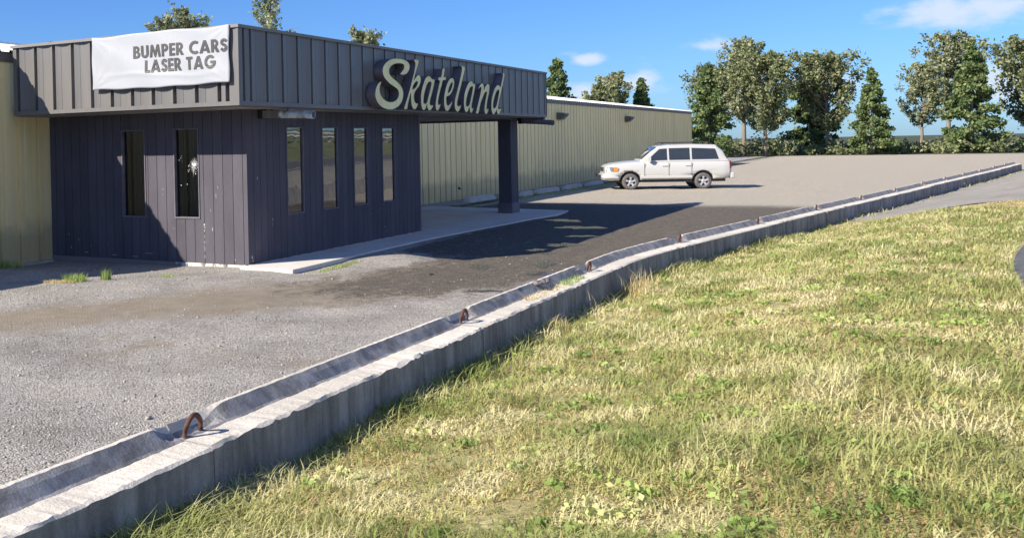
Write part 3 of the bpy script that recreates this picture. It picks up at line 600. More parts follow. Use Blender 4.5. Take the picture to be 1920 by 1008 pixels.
b.add([(XW + .10, FY - .034, ZF1 - .05), (FX + .034, FY - .034, ZF1 - .05), (FX + .034, YF + .03, ZF1 - .05), (XW + .10, FY - .034, ZF1), (FX + .034, FY - .034, ZF1), (FX + .034, YF + .03, ZF1), (XW + .10, FY + .19, ZF1), (FX - .19, FY + .19, ZF1), (FX - .19, YF + .03, ZF1), (XW + .10, FY + .19, ZF1 - .05), (FX - .19, FY + .19, ZF1 - .05), (FX - .19, YF + .03, ZF1 - .05)],
      [(0, 1, 4, 3), (1, 2, 5, 4), (3, 4, 7, 6), (4, 5, 8, 7), (6, 7, 10, 9), (7, 8, 11, 10), (9, 10, 1, 0), (10, 11, 2, 1), (0, 3, 6, 9), (2, 11, 8, 5)])
b.build('fascia_cap', MAT['fascia_dark'], eb)
b = MB()
b.add([(XW + .13, FY - .012, ZF0), (FX + .012, FY - .012, ZF0), (FX + .012, YF, ZF0), (XW + .13, FY - .012, ZF0 + .068), (FX + .012, FY - .012, ZF0 + .068), (FX + .012, YF, ZF0 + .068),
       (XW + .13, FY + .14, ZF0 - .02), (FX - .14, FY + .14, ZF0 - .02), (FX - .14, YF, ZF0 - .02), (XW + .13, FY + .04, ZF0 + .05), (FX - .04, FY + .04, ZF0 + .05), (FX - .04, YF, ZF0 + .05)],
      [(0, 1, 4, 3), (1, 2, 5, 4), (0, 6, 7, 1), (1, 7, 8, 2)])
b.build('fascia_flashing', MAT['fascia'], eb, fix=False)
b = MB(); b.box(FX - .045, FX + .016, YF, YF + .02, ZF0 + .03, ZF1 - .052); b.build('fascia_end', MAT['fascia'], eb); b = MB(); b.box(FX - .03, FX + .015, FY - .014, FY + .02, ZF0 + .052, ZF1 - .052); b.build('fascia_corner', MAT['fascia'], eb)
# post
b = MB(); b.box(-.37, 0.0, 12.60, 13.14, .045, 2.61)
for k in range(1, 5): pass
po = b.build('post', MAT['siding'], eb); add_bevel(po, .006)
b = MB(); b.box(-.395, .025, 12.575, 13.165, .047, .33); add_bevel(b.build('base_trim', MAT['siding_trim'], po), .008)
b = MB()
for k in range(5): b.box(.0, .0035, 12.64 + k * .105, 12.72 + k * .105, .34, 2.6)
b.build('battens', MAT['siding'], po)

# ------------------------------------------------------------------ banner
bn = empty('banner', (-1.01, -1.04, 3.06), label='white vinyl banner advertising bumper cars and laser tag on the fascia', cat='banner')
nu, nv = 90, 34; vs = []
for j in range(nv + 1):
    for i in range(nu + 1):
        u = i / nu; v = j / nv
        x = -2.462 + 2.90 * u; zt = 3.955 - .012 * math.sin(u * math.pi * 3) - .008 * math.sin(u * 17) ; zb = 3.06 + .018 * math.sin(u * math.pi) * -1 + .006 * math.sin(u * 23)
        z = zb + (zt - zb) * v
        edge = min(u, 1 - u, 1) ; wr = 0
        for (cu, cv, sg) in ((0, 0, 1), (1, 1, 1), (0, 1, -1), (1, 0, -1)):
            du, dv = (u - cu) * 3.2, (v - cv); r = math.hypot(du, dv); a = math.atan2(abs(dv), abs(du) + 1e-6)
            wr += .004 * math.exp(-r * 2.6) * math.sin(a * 15) * min(1, r * 6)
        wr += .004 * math.sin(u * 9 + v * 2) + .007 * math.exp(-((v - .22 - .05 * math.sin(u * 6)) / .035) ** 2) * math.sin(u * 3.1) + .004 * math.sin(v * 9 + u * 14)
        if i in (0, nu): x += .01 * math.sin(v * 9)
        y = -1.040 - max(-.012, wr)
        vs.append((x + 1.01, y + 1.04, z - 3.06))
W1 = nu + 1
fsx = [(j * W1 + i, j * W1 + i + 1, (j + 1) * W1 + i + 1, (j + 1) * W1 + i) for j in range(nv) for i in range(nu)]
clo = MB().add(vs, fsx).build('cloth', MAT['vinyl'], bn, smooth=True, fix=False)
so = clo.modifiers.new('thick', 'SOLIDIFY'); so.thickness = .003
# the material reads object space as world metres, so give vinyl and print world-like coordinates
for o_ in (clo,):
    for v in o_.data.vertices: v.co += Vector((-1.01, -1.04, 3.06))
    o_.location = (1.01, 1.04, -3.06)
def cloth_y(x, z):
    i = min(nu, max(0, int(round((x + 2.462) / 2.90 * nu)))); j = min(nv, max(0, int(round((z - 3.06) / .89 * nv)))); return vs[j * W1 + i][1] - 1.04
def arc(cx, cy, rx, ry, a0, a1, n=10): return [(cx + rx * math.cos(math.radians(a0 + (a1 - a0) * i / n)), cy + ry * math.sin(math.radians(a0 + (a1 - a0) * i / n))) for i in range(n + 1)]
def thick(pts, w, sub=6):
    q = []
    for i in range(len(pts) - 1):
        p0 = pts[max(i - 1, 0)]; p1 = pts[i]; p2 = pts[i + 1]; p3 = pts[min(i + 2, len(pts) - 1)]
        for k in range(sub):
            t = k / sub; q.append(tuple(.5 * ((2 * p1[j]) + (-p0[j] + p2[j]) * t + (2 * p0[j] - 5 * p1[j] + 4 * p2[j] - p3[j]) * t * t + (-p0[j] + 3 * p1[j] - 3 * p2[j] + p3[j]) * t ** 3) for j in (0, 1)))
    q.append(pts[-1]); L, R_ = [], []
    for i, p in enumerate(q):
        a, b_ = q[max(i - 1, 0)], q[min(i + 1, len(q) - 1)]; d = Vector((b_[0] - a[0], b_[1] - a[1])).normalized(); L.append((p[0] - d.y * w / 2, p[1] + d.x * w / 2)); R_.append((p[0] + d.y * w / 2, p[1] - d.x * w / 2))
    return L + R_[::-1]
GLY = {
 'B': (.68, [[(0, 0), (0, 1)] + arc(.34, .745, .27, .255, 90, -62) + arc(.36, .285, .32, .285, 62, -90), [(.23, .61), (.32, .61)] + arc(.32, .71, .075, .10, -90, 90, 6) + [(.23, .81)], [(.23, .19), (.34, .19)] + arc(.34, .31, .09, .12, -90, 90, 6) + [(.23, .43)]]),
 'U': (.76, [[(0, 1), (.24, 1)] + arc(.38, .36, .14, .16, 180, 360) + [(.52, 1), (.76, 1)] + arc(.38, .36, .38, .38, 0, -180)]),
 'M': (1.10, [[(0, 0), (.15, 1), (.37, 1), (.55, .46), (.73, 1), (.95, 1), (1.10, 0), (.86, 0), (.80, .58), (.61, 0), (.49, 0), (.30, .58), (.24, 0)]]),
 'P': (.66, [[(0, 0), (0, 1)] + arc(.34, .69, .31, .31, 90, -90) + [(.24, .38), (.24, 0)], [(.24, .58), (.32, .58)] + arc(.32, .69, .09, .11, -90, 90, 6) + [(.24, .80)]]),
 'E': (.56, [[(0, 0), (0, 1), (.56, 1), (.56, .80), (.24, .80), (.24, .61), (.54, .61), (.54, .41), (.24, .41), (.24, .20), (.56, .20), (.56, 0)]]),
 'R': (.74, [[(0, 0), (0, 1)] + arc(.34, .70, .30, .30, 90, -60) + [(.74, 0), (.46, 0), (.24, .36), (.24, 0)], [(.24, .52), (.32, .55)] + arc(.32, .68, .09, .12, -80, 90, 6) + [(.24, .80)]]),
 'C': (.86, [arc(.54, .5, .54, .53, 52, 308, 20) + arc(.56, .5, .31, .30, 305, 55, 16)]),
 'A': (.98, [[(0, 0), (.37, 1), (.61, 1), (.98, 0), (.71, 0), (.65, .17), (.33, .17), (.27, 0)], [(.39, .36), (.59, .36), (.49, .66)]]),
 'S': (.62, [thick([(.55, .76), (.44, .875), (.29, .885), (.155, .80), (.14, .66), (.25, .555), (.40, .48), (.49, .37), (.485, .22), (.37, .115), (.22, .12), (.06, .25)], .235)]),
 'L': (.52, [[(0, 0), (0, 1), (.24, 1), (.24, .20), (.52, .20), (.52, 0)]]),
 'T': (.62, [[(.19, 0), (.19, .80), (0, .80), (0, 1), (.62, 1), (.62, .80), (.43, .80), (.43, 0)]]),
 'G': (1.03, [arc(.54, .5, .54, .53, 42, 352, 22) + [(1.07, .57), (.56, .57), (.56, .38), (.80, .38)] + arc(.55, .5, .30, .30, 322, 48, 16)]), ' ': (.30, [])}
def glyph_text(body, x0, x1, z0, z1):
    tot = sum(GLY[c][0] + .085 for c in body) - .085; sx_ = (x1 - x0) / tot; x = 0; out = []
    for c in body:
        w, loops = GLY[c]
        if loops:
            cu = bpy.data.curves.new('c', 'CURVE'); cu.dimensions = '2D'; cu.fill_mode = 'BOTH'
            for lp in loops:
                sp = cu.splines.new('POLY'); sp.points.add(len(lp) - 1); sp.use_cyclic_u = True
                for q, pt in zip(sp.points, lp): q.co = (x0 + (x + pt[0]) * sx_, z0 + pt[1] * (z1 - z0), 0, 1)
            o = bpy.data.objects.new('c', cu); COL.objects.link(o); bpy.context.view_layer.update()
            me = bpy.data.meshes.new_from_object(o.evaluated_get(bpy.context.evaluated_depsgraph_get())); bpy.data.objects.remove(o)
            out.append(([(v.co.x, v.co.y) for v in me.vertices], [tuple(p.vertices) for p in me.polygons]))
        x += w + .085
    return out
tb = MB()
for (s_, a, c, z0, z1) in (('BUMPER CARS', -1.535, .410, 3.540, 3.745), ('LASER TAG', -1.285, .17, 3.292, 3.50)):
    for pts, fcs in glyph_text(s_, a, c, z0, z1): tb.add([(x, cloth_y(x, z) - .006, z) for x, z in pts], fcs)
to = tb.build('lettering', MAT['print'], clo, fix=False)

# ------------------------------------------------------------------ channel letter sign
LETTERS = [
 ('S', [[3494,3243,3373,3213,3278,3142,3217,3055,3201,2969,3229,2897,3304,2826,3433,2761,3605,2722,3822,2707,4016,2730,4187,2778,4318,2851,4400,2942,4427,3033,4407,3109,4333,3183,4207,3248,4041,3304,3918,3349,3851,3389,3820,3438,3829,3500,3900,3561,4026,3609,4182,3636,4338,3642,4438,3633,4481,3606,4463,3547,4389,3486,4280,3425,4386,3419,4531,3432,4635,3472,4717,3535,4744,3601,4717,3658,4630,3698,4486,3722,4285,3728,4059,3717,3864,3684,3698,3624,3587,3555,3530,3478,3540,3393,3604,3322,3723,3259,3871,3203,4035,3159,4159,3113,4213,3051,4202,2988,4151,2929,4051,2882,3911,2853,3746,2855,3599,2889,3481,2947,3410,3025,3403,3110,3438,3185]]),
 ('k', [[4939,3741,4981,3755,5162,3757,5180,3719,5113,3607,5001,3456,4934,3327,5020,3391,5106,3437,5176,3446,5246,3419,5263,3359,5225,3273,5137,3197,5023,3132,4951,3070,4920,2997,4930,2925,4975,2872,5038,2850,5114,2857,5063,2796,4992,2746,4922,2730,4854,2749,4796,2802,4772,2885,4763,2980,4772,3064,4752,3039,4685,2930,4626,2822,4582,2732,4427,2729,4492,2819,4620,2988,4735,3158,4838,3329,4942,3501,4998,3636,5000,3690],[4849,3144,4879,3199,4945,3261,5031,3309,5087,3318,5108,3298,5089,3255,5011,3192,4913,3146]]),
 ('a', [[5957,3390,5939,3315,5874,3200,5794,3073,5715,2959,5691,2871,5724,2835,5792,2827,5864,2844,5811,2781,5720,2730,5646,2720,5583,2745,5547,2794,5541,2855,5489,2780,5414,2730,5357,2723,5295,2752,5253,2824,5238,2933,5249,3043,5296,3154,5382,3279,5472,3381,5576,3433,5664,3449,5737,3436,5817,3390,5868,3384],[5762,3335,5688,3335,5614,3307,5523,3224,5446,3110,5392,2999,5374,2913,5392,2864,5449,2856,5522,2873,5584,2967,5663,3093,5742,3220,5775,3295]]),
 ('t', [[6373,3640,6510,3651,6485,3580,6433,3462,6567,3469,6555,3407,6392,3391,6316,3280,6217,3137,6141,3008,6110,2919,6122,2857,6164,2845,6252,2885,6202,2808,6123,2743,6056,2726,5996,2747,5969,2815,5986,2916,6040,3043,6129,3209,6229,3380,6131,3379,6149,3447,6278,3455,6328,3546]]),
 ('e', [[6891,3460,6971,3442,7010,3372,6980,3280,6894,3179,6778,3098,6665,3062,6576,3046,6551,2982,6563,2905,6608,2849,6688,2857,6785,2904,6891,2972,6832,2873,6732,2787,6634,2734,6555,2726,6487,2750,6428,2825,6417,2927,6436,3055,6488,3171,6582,3303,6697,3404,6795,3447],[6887,3373,6822,3345,6739,3277,6678,3197,6643,3132,6684,3127,6766,3168,6849,3249,6895,3322]]),
 ('l', [[7397,3752,7482,3763,7640,3745,7630,3691,7557,3581,7448,3404,7322,3214,7215,3053,7153,2933,7150,2867,7205,2840,7288,2851,7390,2893,7337,2819,7250,2745,7150,2721,7069,2741,7006,2799,6994,2890,7032,3008,7138,3168,7262,3356,7370,3532,7443,3668,7453,3722]]),
 ('a', [[8237,3393,8224,3330,8170,3211,8083,3060,8012,2922,7992,2836,8022,2803,8104,2838,8063,2776,7986,2719,7922,2709,7870,2736,7858,2809,7850,2839,7784,2771,7703,2723,7641,2719,7571,2755,7538,2826,7518,2923,7542,3044,7584,3154,7683,3279,7813,3387,7909,3432,7989,3444,8068,3423,8146,3383],[8063,3320,7999,3325,7918,3288,7803,3186,7720,3074,7668,2963,7664,2878,7709,2848,7788,2862,7869,2919,7938,3031,8017,3168,8061,3268]]),
 ('n', [[8390,3256,8435,3307,8520,3373,8622,3412,8689,3417,8754,3388,8778,3320,8762,3262,8853,3348,8958,3403,9044,3419,9122,3397,9136,3333,9104,3230,9029,3100,8954,2970,8925,2868,8936,2805,8980,2806,9060,2833,9012,2768,8941,2710,8855,2693,8789,2720,8765,2789,8791,2903,8856,3044,8930,3173,8942,3224,8899,3238,8812,3195,8690,3090,8584,2986,8496,2871,8390,2707,8220,2707,8297,2817,8420,2995,8527,3160,8582,3275,8591,3319,8551,3330,8484,3303]]),
 ('d', [[10005,3715,10091,3739,10182,3711,10160,3650,10079,3514,9960,3325,9842,3150,9744,2990,9684,2884,9700,2839,9764,2827,9927,2876,9879,2810,9785,2729,9693,2698,9622,2714,9578,2765,9574,2817,9518,2764,9409,2704,9321,2696,9253,2734,9222,2823,9217,2926,9251,3055,9345,3199,9475,3333,9621,3404,9711,3420,9800,3404,9864,3380,9931,3482,10011,3617,10032,3670],[9742,3310,9669,3301,9559,3232,9447,3112,9370,2994,9348,2903,9374,2845,9433,2840,9524,2881,9619,3000,9697,3133,9756,3239]]),
]

DEP = .21; XF = FX + DEP
sg = empty('shop_sign', (FX, 6.7, 2.7), label='cream script channel letters reading Skateland on the shaded fascia', cat='sign')
def smooth_loop(pts, sub=4):
    n_ = len(pts); out = []
    for i in range(n_):
        p0, p1, p2, p3 = pts[i - 1], pts[i], pts[(i + 1) % n_], pts[(i + 2) % n_]
        def ang(a, b_, c): 
            v1 = Vector(b_) - Vector(a); v2 = Vector(c) - Vector(b_); return v1.angle(v2) if v1.length > 0 and v2.length > 0 else 0
        s1 = ang(p0, p1, p2) > 1.15; s2 = ang(p1, p2, p3) > 1.15
        t1 = (Vector(p2) - Vector(p0)) * .5 if not s1 else (Vector(p2) - Vector(p1)); t2 = (Vector(p3) - Vector(p1)) * .5 if not s2 else (Vector(p2) - Vector(p1))
        L = (Vector(p2) - Vector(p1)).length; t1 = t1 * min(1, L / max(t1.length, 1e-6)); t2 = t2 * min(1, L / max(t2.length, 1e-6))
        for k in range(sub):
            t = k / sub; h0 = 2 * t ** 3 - 3 * t * t + 1; h1 = t ** 3 - 2 * t * t + t; h2 = -2 * t ** 3 + 3 * t * t; h3 = t ** 3 - t * t
            out.append(tuple(Vector(p1) * h0 + t1 * h1 + Vector(p2) * h2 + t2 * h3))
    return out
def letter(ch, loops):
    sl = [smooth_loop([(lp[i] / 1000, lp[i + 1] / 1000) for i in range(0, len(lp), 2)]) for lp in loops]
    for q_, lp in enumerate(sl):       # strokes a touch bolder than the traced centre of the edge
        A_ = sum(lp[i - 1][0] * lp[i][1] - lp[i][0] * lp[i - 1][1] for i in range(len(lp))); sgn = (1 if A_ > 0 else -1) * (1 if q_ == 0 else -1); new = []
        for i in range(len(lp)):
            t_ = Vector(lp[(i + 1) % len(lp)]) - Vector(lp[i - 1]); t_ = t_.normalized() if t_.length > 1e-6 else Vector((1, 0)); new.append((lp[i][0] + t_.y * .002 * sgn, lp[i][1] - t_.x * .002 * sgn))
        sl[q_] = new
    cu = bpy.data.curves.new('c', 'CURVE'); cu.dimensions = '2D'; cu.fill_mode = 'BOTH'
    for lp in sl:
        sp = cu.splines.new('POLY'); sp.points.add(len(lp) - 1); sp.use_cyclic_u = True
        for q, pt in zip(sp.points, lp): q.co = (pt[0], pt[1], 0, 1)
    o = bpy.data.objects.new('c', cu); COL.objects.link(o); bpy.context.view_layer.update()
    me = bpy.data.meshes.new_from_object(o.evaluated_get(bpy.context.evaluated_depsgraph_get())); bpy.data.objects.remove(o)
    b = MB()
    for lp in sl:
        k = len(lp); b.add([(FX + .012, p[0], p[1]) for p in lp] + [(XF, p[0], p[1]) for p in lp], [(i, (i + 1) % k, k + (i + 1) % k, k + i) for i in range(k)])
    lo = b.build('letter', MAT['letter_can'], None, fix=True); lo.parent = sg; lo.matrix_parent_inverse = Matrix.Translation((-FX, -6.7, -2.7)); lo['label'] = 'letter ' + ch
    for q in lo.data.polygons: q.use_smooth = False
    # face panel set between the rims, slightly inside
    f = MB(); f.add([(XF - .012, v.co.x, v.co.y) for v in me.vertices], [tuple(p.vertices) for p in me.polygons]); f.build('letter_face', MAT['cream'], lo, fix=False)
for ch, loops in LETTERS: letter(ch, loops)

# ------------------------------------------------------------------ drain pipes sticking out from under the canopy
def pipe(y, z0, z1, x1, r, lab, mat_, sq=.42):
    t = empty('drain_pipe', (0, y, z0), label=lab, cat='pipe', group='drain pipes under the canopy edge')
    f = lambda s: (z1 - z0) * s / x1
    b = MB(); b.add([(s, q * r * .98, f(s) + w * r) for s in (.04, sq) for q, w in ((-1, -1), (1, -1), (1, .95), (-1, .95))], [(0, 1, 2, 3), (4, 7, 6, 5), (0, 4, 5, 1), (1, 5, 6, 2), (2, 6, 7, 3), (3, 7, 4, 0)]); add_bevel(b.build('box_section', MAT['dull_plastic'], t), .012)
    b = MB(); b.box(-.02, .09, -r * 1.25, r * 1.25, -r * 1.2, r * 1.25); add_bevel(b.build('wall_bracket', MAT['dark_hole'], t), .01)
    prof = [(sq - .03, r * .9), (sq, r * 1.03), (sq + .04, r * 1.03), (sq + .05, r * .93), (sq + .3, r * .95), (x1 - .16, r * .97), (x1 - .15, r * 1.03), (x1 - .02, r * 1.04), (x1, r * 1.02), (x1, r * .88), (x1 - .2, r * .86)]
    b = MB(); b.lathe(prof, (0, 0, 0), 'x', 28)
    random.seed(3); b.v = [(x, yy + .004 * math.sin(x * 31), z + f(x) + .003 * math.sin(x * 23 + yy * 40)) for x, yy, z in b.v]; b.build('pipe', mat_, t)
    b = MB(); b.lathe([(x1 - .2, .002), (x1 - .2, r * .87)], (0, 0, 0), 'x', 28); b.v = [(x, yy, z + f(x)) for x, yy, z in b.v]; b.build('pipe_mouth', MAT['dark_hole'], t)
    for s in (sq * .5, sq + .12):
        b = MB(); b.tube([(s, 0, f(s) + r * .8), (s + .03, .02, ZS - z0 + .012)], .010, 6); b.build('hanger', MAT['carblack'], t)
pipe(.43, 2.592, 2.546, 1.075, .068, 'weathered grey drain pipe poking out under the canopy near the sunlit front corner', MAT['galv'])
pipe(13.32, 2.592, 2.516, .99, .070, 'dark drain pipe poking out under the far end of the canopy beside the post', MAT['dull_plastic'], .36)
# ------------------------------------------------------------------ wheel stops along the tan wall
def wheel_stop_mesh(L, h=.2, w=.34):
    b = MB(); n_ = 14
    prof = [(-w / 2, 0), (-w * .30, h * .92), (-w * .2, h), (w * .2, h), (w * .30, h * .92), (w / 2, 0)]
    rings = []
    for i in range(n_ + 1):
        t = i / n_; y = (t - .5) * L; s = min(1, .35 + min(t, 1 - t) * 9)
        rings += [(px * (0.8 + .2 * s) + random.uniform(-.008, .008), y + random.uniform(-.01, .01), pz * s + random.uniform(-.01, .006)) for px, pz in prof]
    k = len(prof); fs = [(i * k + j, i * k + j + 1, (i + 1) * k + j + 1, (i + 1) * k + j) for i in range(n_) for j in range(k - 1)]
    fs += [tuple(range(k)), tuple(range(n_ * k, n_ * k + k))[::-1]]
    return b.add(rings, fs)
stops = [(-3.62, 19.2, 2.2, -.05, 'concrete wheel stop by the tan wall nearest the entrance slab, partly behind the post'), (-3.0, 22.2, 1.7, .16, 'short concrete wheel stop just right of the canopy post'), (-3.05, 24.8, 2.3, -.06, 'concrete wheel stop beside the tan wall, second to the right of the post'),
         (-2.95, 27.8, 2.4, .03, 'concrete wheel stop in the middle of the row past the post'), (-2.9, 30.9, 2.3, .0, 'concrete wheel stop ahead of the white truck nose'), (-2.9, 34.3, 2.3, .02, 'concrete wheel stop hidden mostly behind the white truck')]
for (x, y, L, rz, lab) in stops:
    o = wheel_stop_mesh(L).build('wheel_stop', MAT['stop']); o.location = (x, y, float(hgt(x, y)) - .02); o.rotation_euler = (random.uniform(-.03, .03), random.uniform(-.06, .06), rz)
    tag(o, lab, 'wheel stop', 'concrete wheel stops along the tan wall'); add_bevel(o, .01)

# ------------------------------------------------------------------ barrier wall between the lot and the grass bank
def barrier(ya, yb, lab, loop=True):
    xa, xb = float(bline(ya)), float(bline(yb)); root = empty('concrete_barrier', (xa + random.uniform(-.012, .012), ya, random.uniform(-.014, .008)), rz=random.uniform(-.004, .004), label=lab, cat='barrier', group='concrete barriers between the lot and the grass bank')
    prof = [(-.16, -.05), (-.10, .30), (-.04, .585), (-.03, .60), (.0, .60), (.03, .573), (.078, .526), (.095, .516), (.262, .510), (.282, .498), (.288, .10)]
    n_ = int(max(10, (yb - ya) / .035)); b = MB(); k = len(prof); rings = []
    for i in range(n_ + 1):
        t = i / n_; y = ya + .012 + (yb - ya - .024) * t; x0 = float(bline(y))
        d0 = t * (yb - ya); d1 = (1 - t) * (yb - ya)
        for j, (px, pz) in enumerate(prof):
            cut = (.065 * (1 - float(sstep(.24, .46, d0))) + .05 * (1 - float(sstep(.02, .16, d1)))) * (1 if j in (4, 5) else .35) if j in (2, 3, 4, 5) else 0
            n1 = float(vnoise(y * 1.0, j * 3.1 + ya, 7, 3)); n2 = float(vnoise(y, j * 1.7, 24, 6))
            chipv = max(0, float(vnoise(y, 0.5, 1.2, 40)) + .12) * 2.2; e = (.022 * chipv + .003 if j in (8, 9) else .006)
            rings.append((x0 + px + e * (n1 + n2) - xa, y - ya, pz - cut + e * (n1 - n2) * .8))
    fs = [(i * k + j, i * k + j + 1, (i + 1) * k + j + 1, (i + 1) * k + j) for i in range(n_) for j in range(k - 1)] + [tuple(range(k)), tuple(range(n_ * k, n_ * k + k))[::-1]]
    b.add(rings, fs); nf = k - 1
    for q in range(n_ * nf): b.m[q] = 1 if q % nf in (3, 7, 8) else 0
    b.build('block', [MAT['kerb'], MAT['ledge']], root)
    if loop:
        b = MB(); pts = []
        for i in range(13):
            a = math.pi * i / 12; pts.append((.07 + .05 * math.sin(a) * .3, .10 - .075 * math.cos(a), .49 + .135 * math.sin(a)))
        b.tube(pts, .014, 8); b.build('lifting_loop', MAT['rust'], root, smooth=True)
BR = [-24.4, -20.74, -17.08, -13.42, -9.76, -6.1, -2.43, 1.22, 4.88, 8.54, 12.2, 15.86, 19.5, 23.2, 26.8, 30.5, 34.2, 37.8, 41.5]
names = {3: 'concrete barrier at the very edge of the frame nearest the camera', 4: 'concrete barrier with a rusty loop below the long tilted one', 5: 'long concrete barrier in the foreground with weeds and a dark rubble patch', 6: 'concrete barrier farther right past the second rusty loop'}
for i in range(2, len(BR) - 1):
    lab = names.get(i) or ('concrete barrier just outside the lower left corner of the frame' if i < 3 else 'concrete barrier %s along the right of the lot' % ['seventh', 'eighth', 'ninth', 'tenth', 'eleventh', 'twelfth', 'thirteenth', 'fourteenth', 'fifteenth', 'sixteenth', 'last'][min(10, i - 7)])
    barrier(BR[i], BR[i + 1], lab)

# ------------------------------------------------------------------ white sport utility truck parked nose to the wall
car = empty('parked_suv', (-1.425, 26.86, -0.01), rz=.4, label='white sport utility truck parked nose-in beside the tan building', cat='car')
def ring(x, hw, zb, zt, belt=None, crown=.04, tuck=.86):
    zm = (zb + zt) / 2
    pts = [(hw * tuck, zb), (hw * .97, zb + .07), (hw, zb + (zt - zb) * .35), (hw * .995, zb + (zt - zb) * .62), (hw * .965, zt - .10), (hw * .90, zt - .025), (hw * .6, zt + crown * .6), (0, zt + crown)]
    full = [(x, -a, z) for a, z in pts] + [(x, a, z) for a, z in pts[-2::-1]]
    return full
def loft(stations, cap=True):
    b = MB(); k = len(stations[0]); vs = [p for r in stations for p in r]
    fs = [(i * k + j, i * k + (j + 1) % k, (i + 1) * k + (j + 1) % k, (i + 1) * k + j) for i in range(len(stations) - 1) for j in range(k)]
    if cap: fs += [tuple(range(k)), tuple(range((len(stations) - 1) * k, len(stations) * k))[::-1]]
    return b.add(vs, fs)
body = loft([ring(0.02, .70, .52, .86), ring(0.05, .80, .44, .93), ring(.14, .87, .40, .985), ring(.35, .905, .38, 1.04), ring(.7, .92, .38, 1.085), ring(1.1, .925, .38, 1.12), ring(1.45, .925, .38, 1.13), ring(1.9, .925, .38, 1.12), ring(2.8, .925, .38, 1.12), ring(3.8, .925, .38, 1.12), ring(4.45, .915, .40, 1.12), ring(4.70, .89, .44, 1.12), ring(4.78, .84, .50, 1.08)])
bo = body.build('body', MAT['carpaint'], car, smooth=True)
ws = [.97, 3.72]; WR = .318
cut = MB()
for wx in ws: cut.lathe([(-.12, .001), (-.12, .425), (.36, .425), (.36, .001)], (wx, -.90, .335), 'y', 40); cut.lathe([(-.36, .001), (-.36, .425), (.12, .425), (.12, .001)], (wx, .90, .335), 'y', 40)
co = cut.build('cutter', MAT['carblack']); co.parent = car
bl = bo.modifiers.new('arch', 'BOOLEAN'); bl.operation = 'DIFFERENCE'; bl.object = co; bl.solver = 'EXACT'
bpy.context.view_layer.update()
nm = bpy.data.meshes.new_from_object(bo.evaluated_get(bpy.context.evaluated_depsgraph_get())); bo.modifiers.clear(); bo.data = nm; bpy.data.objects.remove(co)
bo.data.materials.clear(); bo.data.materials.append(MAT['carpaint'])
mm = bo.modifiers.new('ws', 'WEIGHTED_NORMAL'); 
def gring(x, hb, ht, z0, z1): return [(x, -hb, z0), (x, -(hb * .55 + ht * .45), z0 + (z1 - z0) * .5), (x, -ht, z1 - .03), (x, -ht * .86, z1 + .02), (x, 0, z1 + .04), (x, ht * .86, z1 + .02), (x, ht, z1 - .03), (x, (hb * .55 + ht * .45), z0 + (z1 - z0) * .5), (x, hb, z0)]
cab = loft([gring(1.38, .80, .78, 1.10, 1.16), gring(1.75, .82, .74, 1.10, 1.47), gring(2.08, .83, .71, 1.10, 1.69), gring(2.5, .84, .71, 1.10, 1.735), gring(3.4, .84, .71, 1.10, 1.745), gring(4.25, .84, .70, 1.10, 1.71), gring(4.5, .83, .70, 1.10, 1.50), gring(4.68, .82, .76, 1.10, 1.14)])
P2 = cab.build('cabin', MAT['carpaint'], car, smooth=False); add_bevel(P2, .03, 3, 25)
def sidewin(pts, name='side_window'):
    for s in (-1, 1):
        b = MB(); outer = []
        for x, z in pts:
            t = (z - 1.10) / .62; hw = .84 + (.712 - .84) * t + .014
            outer.append((x, s * hw, z))
        b.add(outer, [tuple(range(len(outer)))]); b.build(name, MAT['carglass'], car, fix=False)
sidewin([(1.62, 1.17), (2.38, 1.17), (2.38, 1.62), (2.10, 1.60)]); sidewin([(2.46, 1.17), (3.24, 1.17), (3.24, 1.63), (2.46, 1.625)]); sidewin([(3.32, 1.18), (4.32, 1.18), (4.20, 1.58), (3.32, 1.625)])
b = MB(); b.add([(1.44, -.72, 1.19), (1.44, .72, 1.19), (2.03, .64, 1.66), (2.03, -.64, 1.66)], [(0, 1, 2, 3)]); b.v = [(x - .035, y, z + .035) for x, y, z in b.v]; b.build('windscreen', MAT['carglass'], car, fix=False)
b = MB(); b.add([(4.72, -.66, 1.2), (4.72, .66, 1.2), (4.44, .6, 1.6), (4.44, -.6, 1.6)], [(0, 1, 2, 3)]); b.build('rear_window', MAT['carglass'], car, fix=False)
